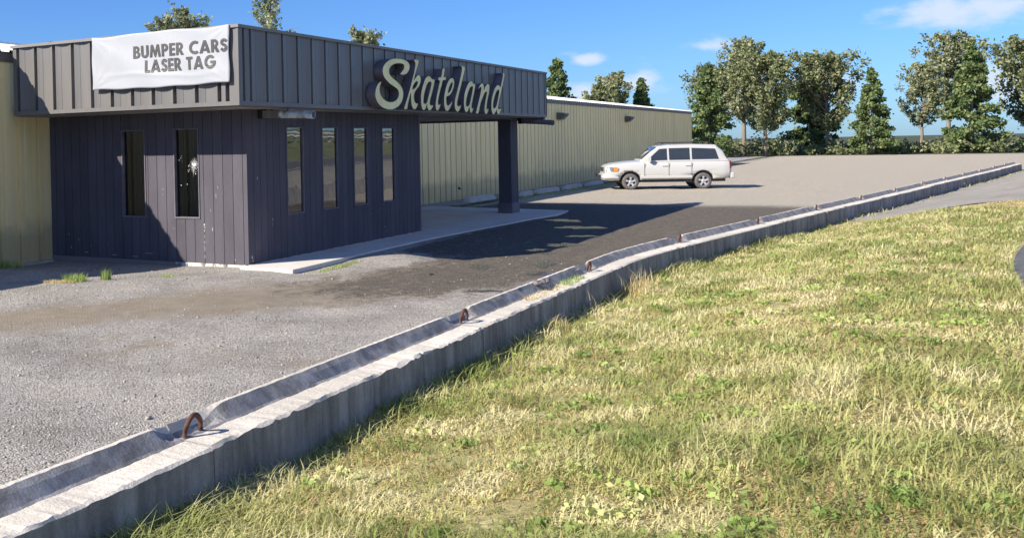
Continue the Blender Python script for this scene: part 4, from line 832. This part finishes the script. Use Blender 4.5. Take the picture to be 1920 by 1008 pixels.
for s, nm_ in ((-1, 'n'), (1, 'f')):
    y = s * .80
    # headlamp clusters wrap round the front wing
    b = MB(); b.add([(.045, s * .52, .74), (.07, s * .80, .74), (.33, s * .912, .75), (.34, s * .905, .92), (.12, s * .80, .915), (.07, s * .52, .90)], [(0, 1, 4, 5), (1, 2, 3, 4)]); b.v = [(x - .022, yy + s * .008, z) for x, yy, z in b.v]; o = b.build('headlight', MAT['lampclear'], car, fix=False)
    b = MB(); b.add([(.335, s * .914, .755), (.50, s * .924, .77), (.52, s * .92, .90), (.345, s * .908, .92)], [(0, 1, 2, 3)]); b.v = [(x - .01, yy + s * .012, z) for x, yy, z in b.v]; b.build('turn_signal', MAT['lampamber'], car, fix=False)
    b = MB(); b.tube([(.115, s * .77, .56), (.05, s * .785, .56)], .045, 12); b.build('fog_lamp', MAT['lampclear'], car)
    b = MB(); b.box(1.62, 1.74, s * .98 - .07, s * .98 + .07, 1.14, 1.30); b.tube([(1.70, s * .86, 1.15), (1.70, s * .95, 1.18)], .02, 6); add_bevel(b.build('side_mirror', MAT['carpaint'], car), .02)
    b = MB(); b.box(1.35, 3.30, s * .925 - .012, s * .925 + .018, .46, .56); add_bevel(b.build('side_moulding', MAT['carpaint'], car), .01)
    for hx in (2.18, 3.05): b = MB(); b.box(hx, hx + .18, s * .925 - .01, s * .925 + .03, .93, .96); b.build('door_handle', MAT['carpaint'], car)
    for sx_ in (1.50, 2.42, 3.28): b = MB(); b.box(sx_, sx_ + .016, s * .9245 - .004, s * .9245 + .0045, .47, 1.07); b.build('door_gap', MAT['carblack'], car)
    b = MB(); b.tube([(2.2, s * .60, 1.80), (2.3, s * .60, 1.84), (4.0, s * .60, 1.84), (4.1, s * .60, 1.79)], .018, 8); b.build('roof_rail', MAT['carblack'], car)
    b = MB(); b.add([(4.70, s * .895, .80), (4.79, s * .80, .80), (4.785, s * .79, 1.09), (4.69, s * .89, 1.09)], [(0, 1, 2, 3)]); b.v = [(x + .012, yy + s * .01, z) for x, yy, z in b.v]; b.build('tail_light', MAT['lampred'], car, fix=False)
    b = MB(); b.box(1.42, 3.30, s * .80 - .06, s * .80 + .14, .30, .34); add_bevel(b.build('running_board', MAT['carblack'], car), .01)
b = MB(); b.box(.0, .06, -.45, .45, .74, .885); add_bevel(g_ := b.build('grille', MAT['carblack'], car), .01)
b = MB()
for k in range(4): b.box(-.012, .0, -.44, .44, .755 + k * .034, .768 + k * .034)
b.box(-.018, .03, -.50, .50, .885, .915); b.box(-.018, .03, -.50, -.46, .74, .885); b.box(-.018, .03, .46, .50, .74, .885); b.build('grille_bars', MAT['chrome'], g_)
bm_ = loft([ring(-.10, .62, .44, .60, crown=.0), ring(-.07, .78, .42, .64, crown=0), ring(.02, .89, .40, .68, crown=0), ring(.16, .92, .38, .70, crown=0), ring(.50, .925, .38, .66, crown=0)]); add_bevel(bm_.build('front_bumper', MAT['carpaint'], car, smooth=True), .0001)
b = MB(); b.box(-.17, -.08, -.42, .42, .50, .60); b.tube([(-.17, -.40, .50), (-.22, -.40, .66), (-.16, -.40, .70)], .025, 8); b.tube([(-.17, .40, .50), (-.22, .40, .66), (-.16, .40, .70)], .025, 8); b.tube([(-.21, -.40, .67), (-.21, .40, .67)], .025, 8); b.build('bumper_guard', MAT['carblack'], car)
b = MB(); b.box(4.74, 4.90, -.86, .86, .42, .66); add_bevel(b.build('rear_bumper', MAT['carpaint'], car), .04)
b = MB(); b.box(.25, 4.6, -.66, .66, .30, .55); b.build('underbody', MAT['carblack'], car)
for wx in ws:
    for s in (-1, 1):
        w = MB(); r = WR
        pr_ = [(-.115, r * .62), (-.125, r * .80), (-.115, r * .93), (-.09, r * .985), (-.05, r), (.05, r), (.09, r * .985), (.115, r * .93), (.125, r * .80), (.115, r * .62)]
        w.lathe(pr_, (wx, s * .80, WR + .012), 'y', 40); wo = w.build('wheel', MAT['rubber'], car, smooth=True)
        rm = MB(); yo = s * .80 + s * .095
        rm.lathe([(s * .02, r * .645), (s * -.01, r * .60), (s * -.06, r * .58), (s * -.08, .01)], (wx, yo, WR + .012), 'y', 40)
        for k in range(5):
            a = math.radians(90 + 72 * k); ca, sa = math.cos(a), math.sin(a); c2, s2 = -sa, ca
            pts = []
            for rr_, hw in ((.035, .045), (.12, .030), (r * .61, .048)):
                for sg_ in (-1, 1): pts.append((wx + ca * rr_ + c2 * hw * sg_, rr_, WR + .012 + sa * rr_ + s2 * hw * sg_))
            fr = [(x, yo + s * .012 - s * .03 * (q < .1), z) for x, q, z in pts]; bk = [(x, yo - s * .03, z) for x, q, z in pts]
            rm.add(fr + bk, [(0, 1, 3, 2), (2, 3, 5, 4), (0, 2, 8, 6), (2, 4, 10, 8), (1, 7, 9, 3), (3, 9, 11, 5)])
        rm.lathe([(s * .02, .001), (s * .022, .04), (s * .0, .055), (s * -.03, .055)], (wx, yo, WR + .012), 'y', 20)
        ro = rm.build('rim', MAT['alloy'], wo)
        db = MB(); db.lathe([(-.004 * s, .001), (-.004 * s, r * .57)], (wx, yo - s * .055, WR + .012), 'y', 24); db.build('hub_shadow_disc' if False else 'hub_shade_disc', MAT['carblack'], wo)  # black disc puts shade into the gaps behind the rim spokes

# ------------------------------------------------------------------ trees
def leaf_cloud(centres, radii, per, size, seed, flat=1.0, droop=0.0):
    r = np.random.default_rng(seed); V = []; 
    cs = np.repeat(np.asarray(centres), per, axis=0); rr = np.repeat(np.asarray(radii), per)[:, None]
    off = r.normal(size=cs.shape) * .5; off[:, 2] *= flat
    p = cs + off * rr; n_ = len(p)
    a = r.normal(size=(n_, 3)); a /= np.linalg.norm(a, axis=1)[:, None]; a[:, 2] -= droop
    b_ = np.cross(a, r.normal(size=(n_, 3))); b_ /= np.linalg.norm(b_, axis=1)[:, None]
    s = size * r.uniform(.6, 1.4, (n_, 1)); a = a * s; b_ = b_ * s * .62
    V = np.stack([p - a, p + b_, p + a, p - b_], 1).reshape(-1, 3); F_ = np.arange(n_ * 4).reshape(-1, 4); return V, F_
def tree(name, x, y, H, R, kind, label, seed, z0=0.0, low=.25, shape=1.0, density=1.0, leaf='leaf', lsize=.13, cat='tree', group='trees behind the buildings'):
    rnd = random.Random(seed); root = empty(name, (x, y, z0), label=label, cat=cat, group=group)
    tk = MB(); lean = [(0, 0, 0)]; k = 8
    for i in range(1, k + 1): t = i / k; lean.append((rnd.uniform(-.10, .10) * H * .12 * t, rnd.uniform(-.1, .1) * H * .12 * t, H * .97 * t))
    tk.tube(lean, [max(.02, H * .022 * (1 - i / k * .95)) for i in range(k + 1)], 8)
    cs, rs = [], []
    nb = int(H * 5.5 * density)
    for i in range(nb):
        t = low + (1 - low) * (i + rnd.random()) / nb
        if kind == 'cone': env = R * (1 - (t - low) / (1 - low)) ** .8 + .12
        else: env = R * math.sin(math.pi * min(1, .12 + .88 * (t - low) / (1 - low)) ** shape) ** .65 + .15
        a = rnd.uniform(0, 6.283); ln = env * (rnd.uniform(.4, 1.12) if kind != 'cone' else rnd.uniform(.6, 1.08))
        zi = t * H; f = t * k; i0 = min(k - 1, int(f)); q = Vector(lean[i0]).lerp(Vector(lean[i0 + 1]), f - i0)
        up = (.10 if kind == 'cone' else 1.05) * ln
        e = q + Vector((math.cos(a) * ln, math.sin(a) * ln, up - (0.12 * ln if kind == 'cone' else 0)))
        if e.z > H * 1.02: e.z = H * 1.02
        m_ = q.lerp(e, .5) + Vector((0, 0, -.06 * ln))
        tk.tube([q, m_, e], [max(.012, .018 * ln), max(.009, .012 * ln), .006], 5, cap=False)
        for s_ in (.45, .72, 1.0):
            if rnd.random() < .12: continue
            cs.append(tuple(q.lerp(e, s_))); rs.append((.34 if kind == 'cone' else .33) * (.5 + .5 * ln / max(R, .1)) * rnd.uniform(.6, 1.2) * (R ** .35))
    cs.append((lean[-1][0], lean[-1][1], H * .985)); rs.append(.25)
    per = int((52 if kind == 'cone' else 42) * density)
    tk.build('trunk', MAT['bark'], root, smooth=True)
    V, F_ = leaf_cloud(cs, rs, per, lsize, seed, .8 if kind == 'cone' else 1.25)
    fast_mesh('crown', V, F_, MAT[leaf], root); return root
def copy_tree(root, loc, rz, sc, label, group):
    r = root.copy(); COL.objects.link(r); r.location = loc; r.rotation_euler = (0, 0, rz); r.scale = (sc,) * 3; r['label'] = label; r['group'] = group
    for ch in root.children: c = ch.copy(); COL.objects.link(c); c.parent = r
    return r
def bearing(px, D):
    d = Fv + Rv * ((px - 600) / FOCAL_PX); h = Vector((d.x, d.y, 0)).normalized(); return 9.79 + h.x * D, -13.873 + h.y * D
# positions were worked out once from the bearings of the crowns seen above the roofs
tree('broadleaf_tree', -31.3, 37.8, 10.9, 1.5, 'round', 'broadleaf tree whose tallest airy top shows above the white banner', 21, low=.45, leaf='leaf3', lsize=.12, density=.85)
tree('broadleaf_tree', -31.1, 35.3, 10.2, 1.15, 'round', 'smaller leafy tree top just left of the tallest one above the white banner', 22, low=.45, leaf='leaf3', lsize=.12, density=.9)
tree('slender_tree', -31.7, 48.6, 13.9, 1.75, 'round', 'tall airy tree with visible trunk above the corner of the dark fascia', 23, low=.4, shape=.8, density=.62, leaf='leaf3', lsize=.12)
tree('broadleaf_tree', -34.1, 67.0, 12.1, 1.9, 'round', 'rounded tree top peeking over the shaded fascia left of the script sign', 24, low=.5, leaf='leaf3', lsize=.16, density=.85)
tree('spruce_tree', -15.8, 66.1, 8.5, 2.6, 'cone', 'green spruce beside the right end of the dark fascia', 25, low=.1, leaf='leaf2', lsize=.13, density=1.5)
tree('broadleaf_tree', -14.3, 78.0, 7.7, 1.5, 'round', 'pale green tree above the white roof with sky through its crown', 26, low=.3, leaf='leaf3', lsize=.15, density=1.1)
tree('broadleaf_tree', -15.6, 77.4, 6.7, 1.1, 'round', 'small darker tree just left of the pale tree above the white roof', 27, low=.3, leaf='leaf', lsize=.15, density=1.0)
tree('spruce_tree', -12.4, 80.4, 7.4, 1.4, 'cone', 'green conifer just right of the pale tree above the white roof', 28, low=.2, leaf='leaf2', lsize=.15, density=1.5)
tB = tree('broadleaf_tree', -3.5, 92.0, 9.5, 3.2, 'round', 'broad dark tree at the far end of the lot past the tan building', 31, low=.2, leaf='leaf', lsize=.15, density=1.5)
tD = tree('broadleaf_tree', -6.0, 96.0, 11.5, 2.6, 'round', 'tall loose pale tree rising behind the far end of the tan building', 33, low=.25, shape=.8, leaf='leaf3', lsize=.15, density=1.2)
tC = tree('spruce_tree', -8.0, 88.0, 9.0, 2.4, 'cone', 'tall conifer just past the far corner of the tan building', 32, low=.05, leaf='leaf2', lsize=.15, density=1.7)
far = [(tB, 1.5, 97, 1.1, 1.0), (tC, 5.5, 94, 2.2, .9), (tD, 9.5, 102, .4, .75), (tC, 13.5, 98, 3.0, 1.15), (tB, 18.5, 104, 5.0, 1.1), (tC, 24, 108, 1.7, 1.0), (tD, 30, 112, 2.7, 1.05), (tB, -9.5, 100, 4.0, .95), (tC, 36, 116, .2, 1.1), (tB, 43, 118, 3.3, 1.1), (tC, -1.0, 108, 3.9, 1.2), (tD, 12, 118, .9, 1.1)]
wd = ['first', 'second', 'third', 'fourth', 'fifth', 'sixth', 'seventh', 'eighth', 'ninth', 'tenth', 'eleventh', 'twelfth']
for i, (src, x, y, rz, sc) in enumerate(far):
    copy_tree(src, (x, y, 0), rz, sc, '%s %s of the far tree line beyond the lot' % (wd[i], {tB: 'broadleaf tree', tC: 'conifer', tD: 'tall loose tree'}[src]), 'trees of the far tree line')
# hillside trees behind the camera side, seen mirrored in the side windows
for i, (x, y, rz, sc) in enumerate([(44, 40, .3, .8), (52, 52, 1.3, 1.0), (60, 66, 2.3, 1.1), (50, 75, 3.3, .9), (66, 80, .9, 1.2), (74, 95, .1, 1.1), (38, 28, 5.1, .7)]):
    copy_tree(tB, (x, y, 2.2), rz, sc, '%s tree on the hillside across the road, mirrored in the side windows' % wd[i], 'trees on the hillside across the road')

r = np.random.default_rng(77); cs_ = []; rs_ = []
for q in range(330):
    x_ = -26 + 95 * r.random(); y_ = 92 + 12 * r.random() + .25 * max(0, x_); h_ = .5 + 1.6 * abs(float(vnoise(x_, y_, .25, 4))) * 2 * r.random()
    cs_.append((x_, y_, h_ * .6)); rs_.append(h_ * .9)
V, F_ = leaf_cloud(cs_, rs_, 110, .16, 78, .7); V[:, 2] = np.abs(V[:, 2])
tag(fast_mesh('undergrowth', V, F_, MAT['leaf']), 'low tangled undergrowth beneath the far tree line', 'undergrowth', kind='stuff')
# guard rail on the hillside across the road
gr = empty('guard_rail', (30, 30, 0), label='pale guard rail along the hillside across the road', cat='guard rail')
def railpt(y, o=19.0): return (float(bline(y)) + o, y, float(zslope(np.array(o), np.array(y))))
b = MB(); ysr = list(np.arange(-40, 105, 4.0))
for zz in (.45, .72):
    b.tube([(lambda q: (q[0] - .08, q[1], q[2] + zz))(railpt(y)) for y in ysr], .09, 6)
ra = b.build('rail', MAT['white_metal'], None); ra.parent = gr; ra.matrix_parent_inverse = Matrix.Translation((-30, -30, 0))
pm = MB().box(-.07, .07, -.07, .07, -.3, .85)
p0 = pm.build('post', MAT['galv'], None); p0.parent = gr; p0.matrix_parent_inverse = Matrix.Translation((-30, -30, 0)); p0.location = railpt(ysr[0])
for y in ysr[1:]:
    c = p0.copy(); COL.objects.link(c); c.location = railpt(y)

# ------------------------------------------------------------------ grass and weeds
def blades(P_, h, w, seed, lean=.5):
    r = np.random.default_rng(seed); n_ = len(P_); a = r.uniform(0, 6.283, n_); hh = h * r.uniform(.45, 1.25, n_); L = hh * lean * r.uniform(.1, 1.3, n_)
    d = np.stack([np.cos(a), np.sin(a), 0 * a], 1); s = np.stack([-np.sin(a), np.cos(a), 0 * a], 1) * (w * r.uniform(.6, 1.3, n_))[:, None]
    mid = P_ + d * (L * .35)[:, None] + np.stack([0 * a, 0 * a, hh * .6], 1); tip = P_ + d * L[:, None] + np.stack([0 * a, 0 * a, hh * r.uniform(.75, 1.0, n_)], 1)
    V = np.stack([P_ - s, P_ + s, mid + s * .7, mid - s * .7, tip], 1).reshape(-1, 3); i5 = np.arange(n_) * 5
    F_ = np.concatenate([np.stack([i5, i5 + 1, i5 + 2], 1), np.stack([i5, i5 + 2, i5 + 3], 1), np.stack([i5 + 3, i5 + 2, i5 + 4], 1)]); return V, F_
r = np.random.default_rng(5); N = 230000
yy = -12.5 + 60 * r.random(N) ** 2.6; oo = .31 + 3.86 * r.random(N) ** 1.15; dens = vnoise(oo, yy, 1.6, 12) + .6 * vnoise(oo, yy, 5, 13); keep = dens + r.random(N) * .9 > .05; yy, oo = yy[keep], oo[keep]
Pg = np.stack([bline(yy) + oo, yy, zbank(oo, yy) - .005], 1)
taper = (yy < 7.5 + 5 * vnoise(oo, yy * .5, 1.1, 31)) | ((r.random(len(yy)) < .05) & (oo < .8)); yy, oo = yy[taper], oo[taper]; Pg = Pg[taper]
hn = .072 * (1 + 1.2 * vnoise(oo, yy, 1.1, 15)) * (1 + .5 * sstep(.8, .3, oo))
V, F_ = blades(Pg, hn, .0032 * (1 + (yy + 14) / 14), 6, 1.7)
half_ = r.random(len(Pg)) < .5
go = fast_mesh('grass', V, F_, MAT['grass']); tag(go, 'sunlit dry yellow-green grass covering the bank behind the concrete barriers', 'grass', kind='stuff')
n2_ = 120000; y2 = -12.0 + 21 * r.random(n2_) ** 1.8; o2 = .31 + 3.8 * r.random(n2_); P2_ = np.stack([bline(y2) + o2, y2, zbank(o2, y2)], 1)
V, F_ = blades(P2_, .022 * np.ones(n2_), .0035 * (1 + (y2 + 14) / 14), 16, 4.0); tag(fast_mesh('thatch', V, F_, MAT['straw']), 'flattened straw thatch lying between the grass blades of the bank', 'grass', kind='stuff')
cw = []; rw = []
for q in range(420):
    y_ = -11.5 + 16 * r.random() ** 1.5; o_ = .6 + 3.3 * r.random(); cw.append((float(bline(y_)) + o_, y_, float(zbank(np.array(o_), np.array(y_))) + .03)); rw.append(.05 + .12 * r.random() ** 2)
V, F_ = leaf_cloud(cw, rw, 34, .017, 91, .25); tag(fast_mesh('broadleaf_weeds', V, F_, MAT['grass_green']), 'low broad-leaved weeds scattered in the bank grass', 'weed', kind='stuff')
def patch(name, pts, h, w, mat, lab, kind=None, lean=.6, group=None, cat='grass'):
    pts = np.asarray(pts, float); c = pts.mean(0); V, F_ = blades(pts - c, np.full(len(pts), h), w, int(abs(c[0] * 131 + c[1] * 17)) + 3, lean); o = fast_mesh(name, V, F_, mat); o.location = c; tag(o, lab, cat, group, kind); return o
def blob(cx, cy, rx, ry, n_, z=None, seed=1):
    r = np.random.default_rng(seed); a = r.uniform(0, 6.283, n_); q = np.sqrt(r.random(n_)); x = cx + rx * q * np.cos(a); y = cy + ry * q * np.sin(a); return np.stack([x, y, hgt(x, y) if z is None else np.full(n_, z)], 1)
patch('weed_tuft', blob(-1.02, -3.02, .20, .14, 260, seed=1), .13, .004, MAT['grass_green'], 'larger green weed tuft with straw in the gravel at the shadow edge', lean=.7, cat='weed')
patch('dry_weed', blob(-1.15, -3.22, .34, .10, 240, seed=9), .05, .005, MAT['straw'], 'flat yellow dead grass lying at the foot of the larger green tuft', lean=1.6, cat='weed')
patch('weed_tuft', blob(-.78, -2.62, .08, .07, 120, seed=2), .17, .004, MAT['grass_green'], 'small upright green weed tuft in the gravel right of the larger one', lean=.35, cat='weed')
patch('weed_tuft', blob(-.13, -2.0, .12, .10, 60, seed=3), .08, .003, MAT['grass_green'], 'sparse low green weed in the gravel in front of the cracked window', lean=.7, cat='weed')
patch('weed_tuft', blob(-4.2, -1.5, .25, .35, 260, seed=4), .16, .005, MAT['grass_green'], 'dark green weeds against the tan wall at the left edge', lean=.9, cat='weed')
patch('weed_tuft', blob(1.32, .75, .14, .75, 420, seed=5), .05, .004, MAT['grass_green'], 'low green weeds growing along the sunlit edge of the concrete slab', lean=.9, cat='weed')
ms = []; r = np.random.default_rng(8); ym = r.uniform(15.3, 40, 5200); xm = -2.35 + .28 * r.normal(size=5200)
k_ = vnoise(xm, ym, 1.3, 3) > -.12; xm, ym = xm[k_], ym[k_]
patch('grass_strip', np.stack([xm, ym, hgt(xm, ym)], 1), .06, .007, MAT['grass_green'], 'shaded weeds around the wheel stops along the tan wall', 'stuff', .9)
def ledge(y0, y1, n_, h, mat, lab, seed, o0=.09, o1=.22, lean=.8, name='dry_weed'):
    r = np.random.default_rng(seed); y = r.uniform(y0, y1, n_); o = r.uniform(o0, o1, n_); return patch(name, np.stack([bline(y) + o, y, np.full(n_, .505)], 1), h, .0035, mat, lab, None, lean, cat='weed')
ledge(-4.7, -3.6, 300, .05, MAT['straw'], 'dry straw weeds on the ledge of the long barrier', 11, lean=2.0)
ledge(-3.55, -2.9, 200, .07, MAT['grass_green'], 'green tuft of weeds on the barrier ledge left of the second rusty loop', 12, name='weed_tuft')
ledge(-5.9, 1.0, 500, .02, MAT['straw'], 'thin scatter of straw along the barrier ledge', 13, lean=3.0)['kind'] = 'stuff'
rr_ = np.random.default_rng(17)
def tall(cx, cy, n_, h, lab, sd, rad=.12):
    p_ = blob(cx, cy, rad, rad, n_, z=0, seed=sd); p_[:, 2] = zbank(p_[:, 0] - bline(p_[:, 1]), p_[:, 1]); return patch('tall_grass', p_, h, .0035, MAT['straw'], lab, None, .9, cat='weed')
tall(6.98, -2.15, 110, .30, 'tall straw-coloured grass clump by the barrier at the right', 1, .2)
tall(6.82, -4.75, 110, .16, 'curled dry brown grass clump low against the long barrier', 2, .13)
tall(6.80, -3.3, 22, .22, 'few tall green-gold stems rising against the barrier middle', 3, .25)
# rubble on the barrier
for i, (y_, o_, z_, s_) in enumerate([(-4.02, .04, .60, .05), (-3.93, .06, .59, .035), (-3.86, .05, .60, .03), (-3.78, .07, .585, .03), (-3.72, .05, .6, .025), (-2.65, .06, .58, .02), (-2.72, .06, .575, .018)]):
    bm = bmesh.new(); bmesh.ops.create_icosphere(bm, subdivisions=2, radius=s_)
    for v in bm.verts: v.co *= random.uniform(.75, 1.15)
    for v in bm.verts: v.co.z *= .6
    me = bpy.data.meshes.new('rubble'); bm.to_mesh(me); bm.free(); me.materials.append(MAT['dull_plastic']); o = bpy.data.objects.new('rubble', me); COL.objects.link(o); o.location = (float(bline(y_)) + o_, y_, z_)
    tag(o, 'dark lump of rubble on the ridge of the %s barrier' % ('long foreground' if i < 5 else 'foreground, close to its second rusty loop'), 'rubble', 'dark rubble on the barrier ridge')
bm = bmesh.new(); bmesh.ops.create_icosphere(bm, subdivisions=2, radius=.04)
for v in bm.verts: v.co *= random.uniform(.8, 1.1)
for v in bm.verts: v.co.z *= .55
me = bpy.data.meshes.new('stone'); bm.to_mesh(me); bm.free(); me.materials.append(MAT['dark_hole']); o = bpy.data.objects.new('stone', me); COL.objects.link(o); o.location = (3.2, .35, float(hgt(3.2, .35)) + .012); tag(o, 'single small black stone lying on the sunlit driveway', 'stone')
# loose gravel
ro = np.random.default_rng(3); n_ = 30000
gx = ro.uniform(-3.5, 6.1, n_); gy = -10 + 16 * ro.random(n_) ** 1.1
lane_ = np.interp(gy, [-9, -6, -4, -2, 0, 2, 30], [-1.5, 0.6, 1.8, 2.7, 3.2, 3.7, 3.9]); pk = np.exp(-((gx - lane_) / 1.1) ** 2)
pk = np.maximum(pk, .985 * ((gy > -2.2) & (gx > 2.2) & (gx < 6.2))); kp = (ro.random(n_) > pk * .95) & ~((gx < 1.12) & (gy > -.35)) & (vnoise(gx, gy, .9, 21) + ro.random(n_) * .8 > .15) & ((gx > -4.5)) & ((gy < 3.5) | (ro.random(n_) < .25)); gx, gy = gx[kp], gy[kp]; n_ = len(gx)
s = .008 * np.exp(ro.normal(size=n_) * .35); base = np.array([(1, 0, 0), (-1, 0, 0), (0, 1, 0), (0, -1, 0), (0, 0, 1), (0, 0, -1)], float)
jit = base[None] * s[:, None, None] * ro.uniform(.6, 1.3, (n_, 6, 1)) + ro.normal(size=(n_, 6, 3)) * s[:, None, None] * .2
jit[:, :, 2] *= .7; cen = np.stack([gx, gy, hgt(gx, gy) + s * .25], 1)[:, None]; V = (jit + cen).reshape(-1, 3)
t8 = np.array([(0, 2, 4), (2, 1, 4), (1, 3, 4), (3, 0, 4), (2, 0, 5), (1, 2, 5), (3, 1, 5), (0, 3, 5)]); F_ = (t8[None] + (np.arange(n_) * 6)[:, None, None]).reshape(-1, 3)
MAT['gravel_stone'] = m_leaf('loose_gravel_stones', (0.18, 0.17, 0.16), (0.34, 0.325, 0.30), (0.54, 0.52, 0.49)); 
gm = MAT['gravel_stone'].node_tree; snap = [q for q in gm.nodes if q.type == 'VECT_MATH'][0]; snap.inputs[1].default_value = (.03, .03, .5); [q for q in gm.nodes if q.type == 'MIX_SHADER'][0].inputs[0].default_value = 0.0
tag(fast_mesh('loose_gravel', V, F_, MAT['gravel_stone']), 'loose grey gravel stones scattered over the lot', 'gravel', kind='stuff')
# crow on the roof ridge
bd = empty('bird', (-14.0, 9.16, 5.24), rz=.6, label='small dark bird perched on the white roof at the left edge', cat='bird')
bb = MB(); bb.lathe([(-.17, .005), (-.13, .035), (-.05, .065), (.05, .07), (.12, .05), (.16, .042), (.20, .045), (.235, .03), (.25, .008)], (0, 0, .16), 'y', 14)
bb.v = [(x, y, z + .35 * y + (0.0)) for x, y, z in bb.v]; bb.add([(-.03, -.15, .10), (.03, -.15, .10), (.045, -.36, .05), (-.045, -.36, .05)], [(0, 1, 2, 3)]); bb.build('body', MAT['bird'], bd, smooth=True)
bb = MB(); bb.tube([(0, .245, .245), (0, .31, .235)], [.014, .002], 6); bb.tube([(.02, 0, .12), (.02, .02, 0)], .006, 5); bb.tube([(-.02, 0, .12), (-.02, .02, 0)], .006, 5); bb.build('beak_and_legs', MAT['carblack'], bd)
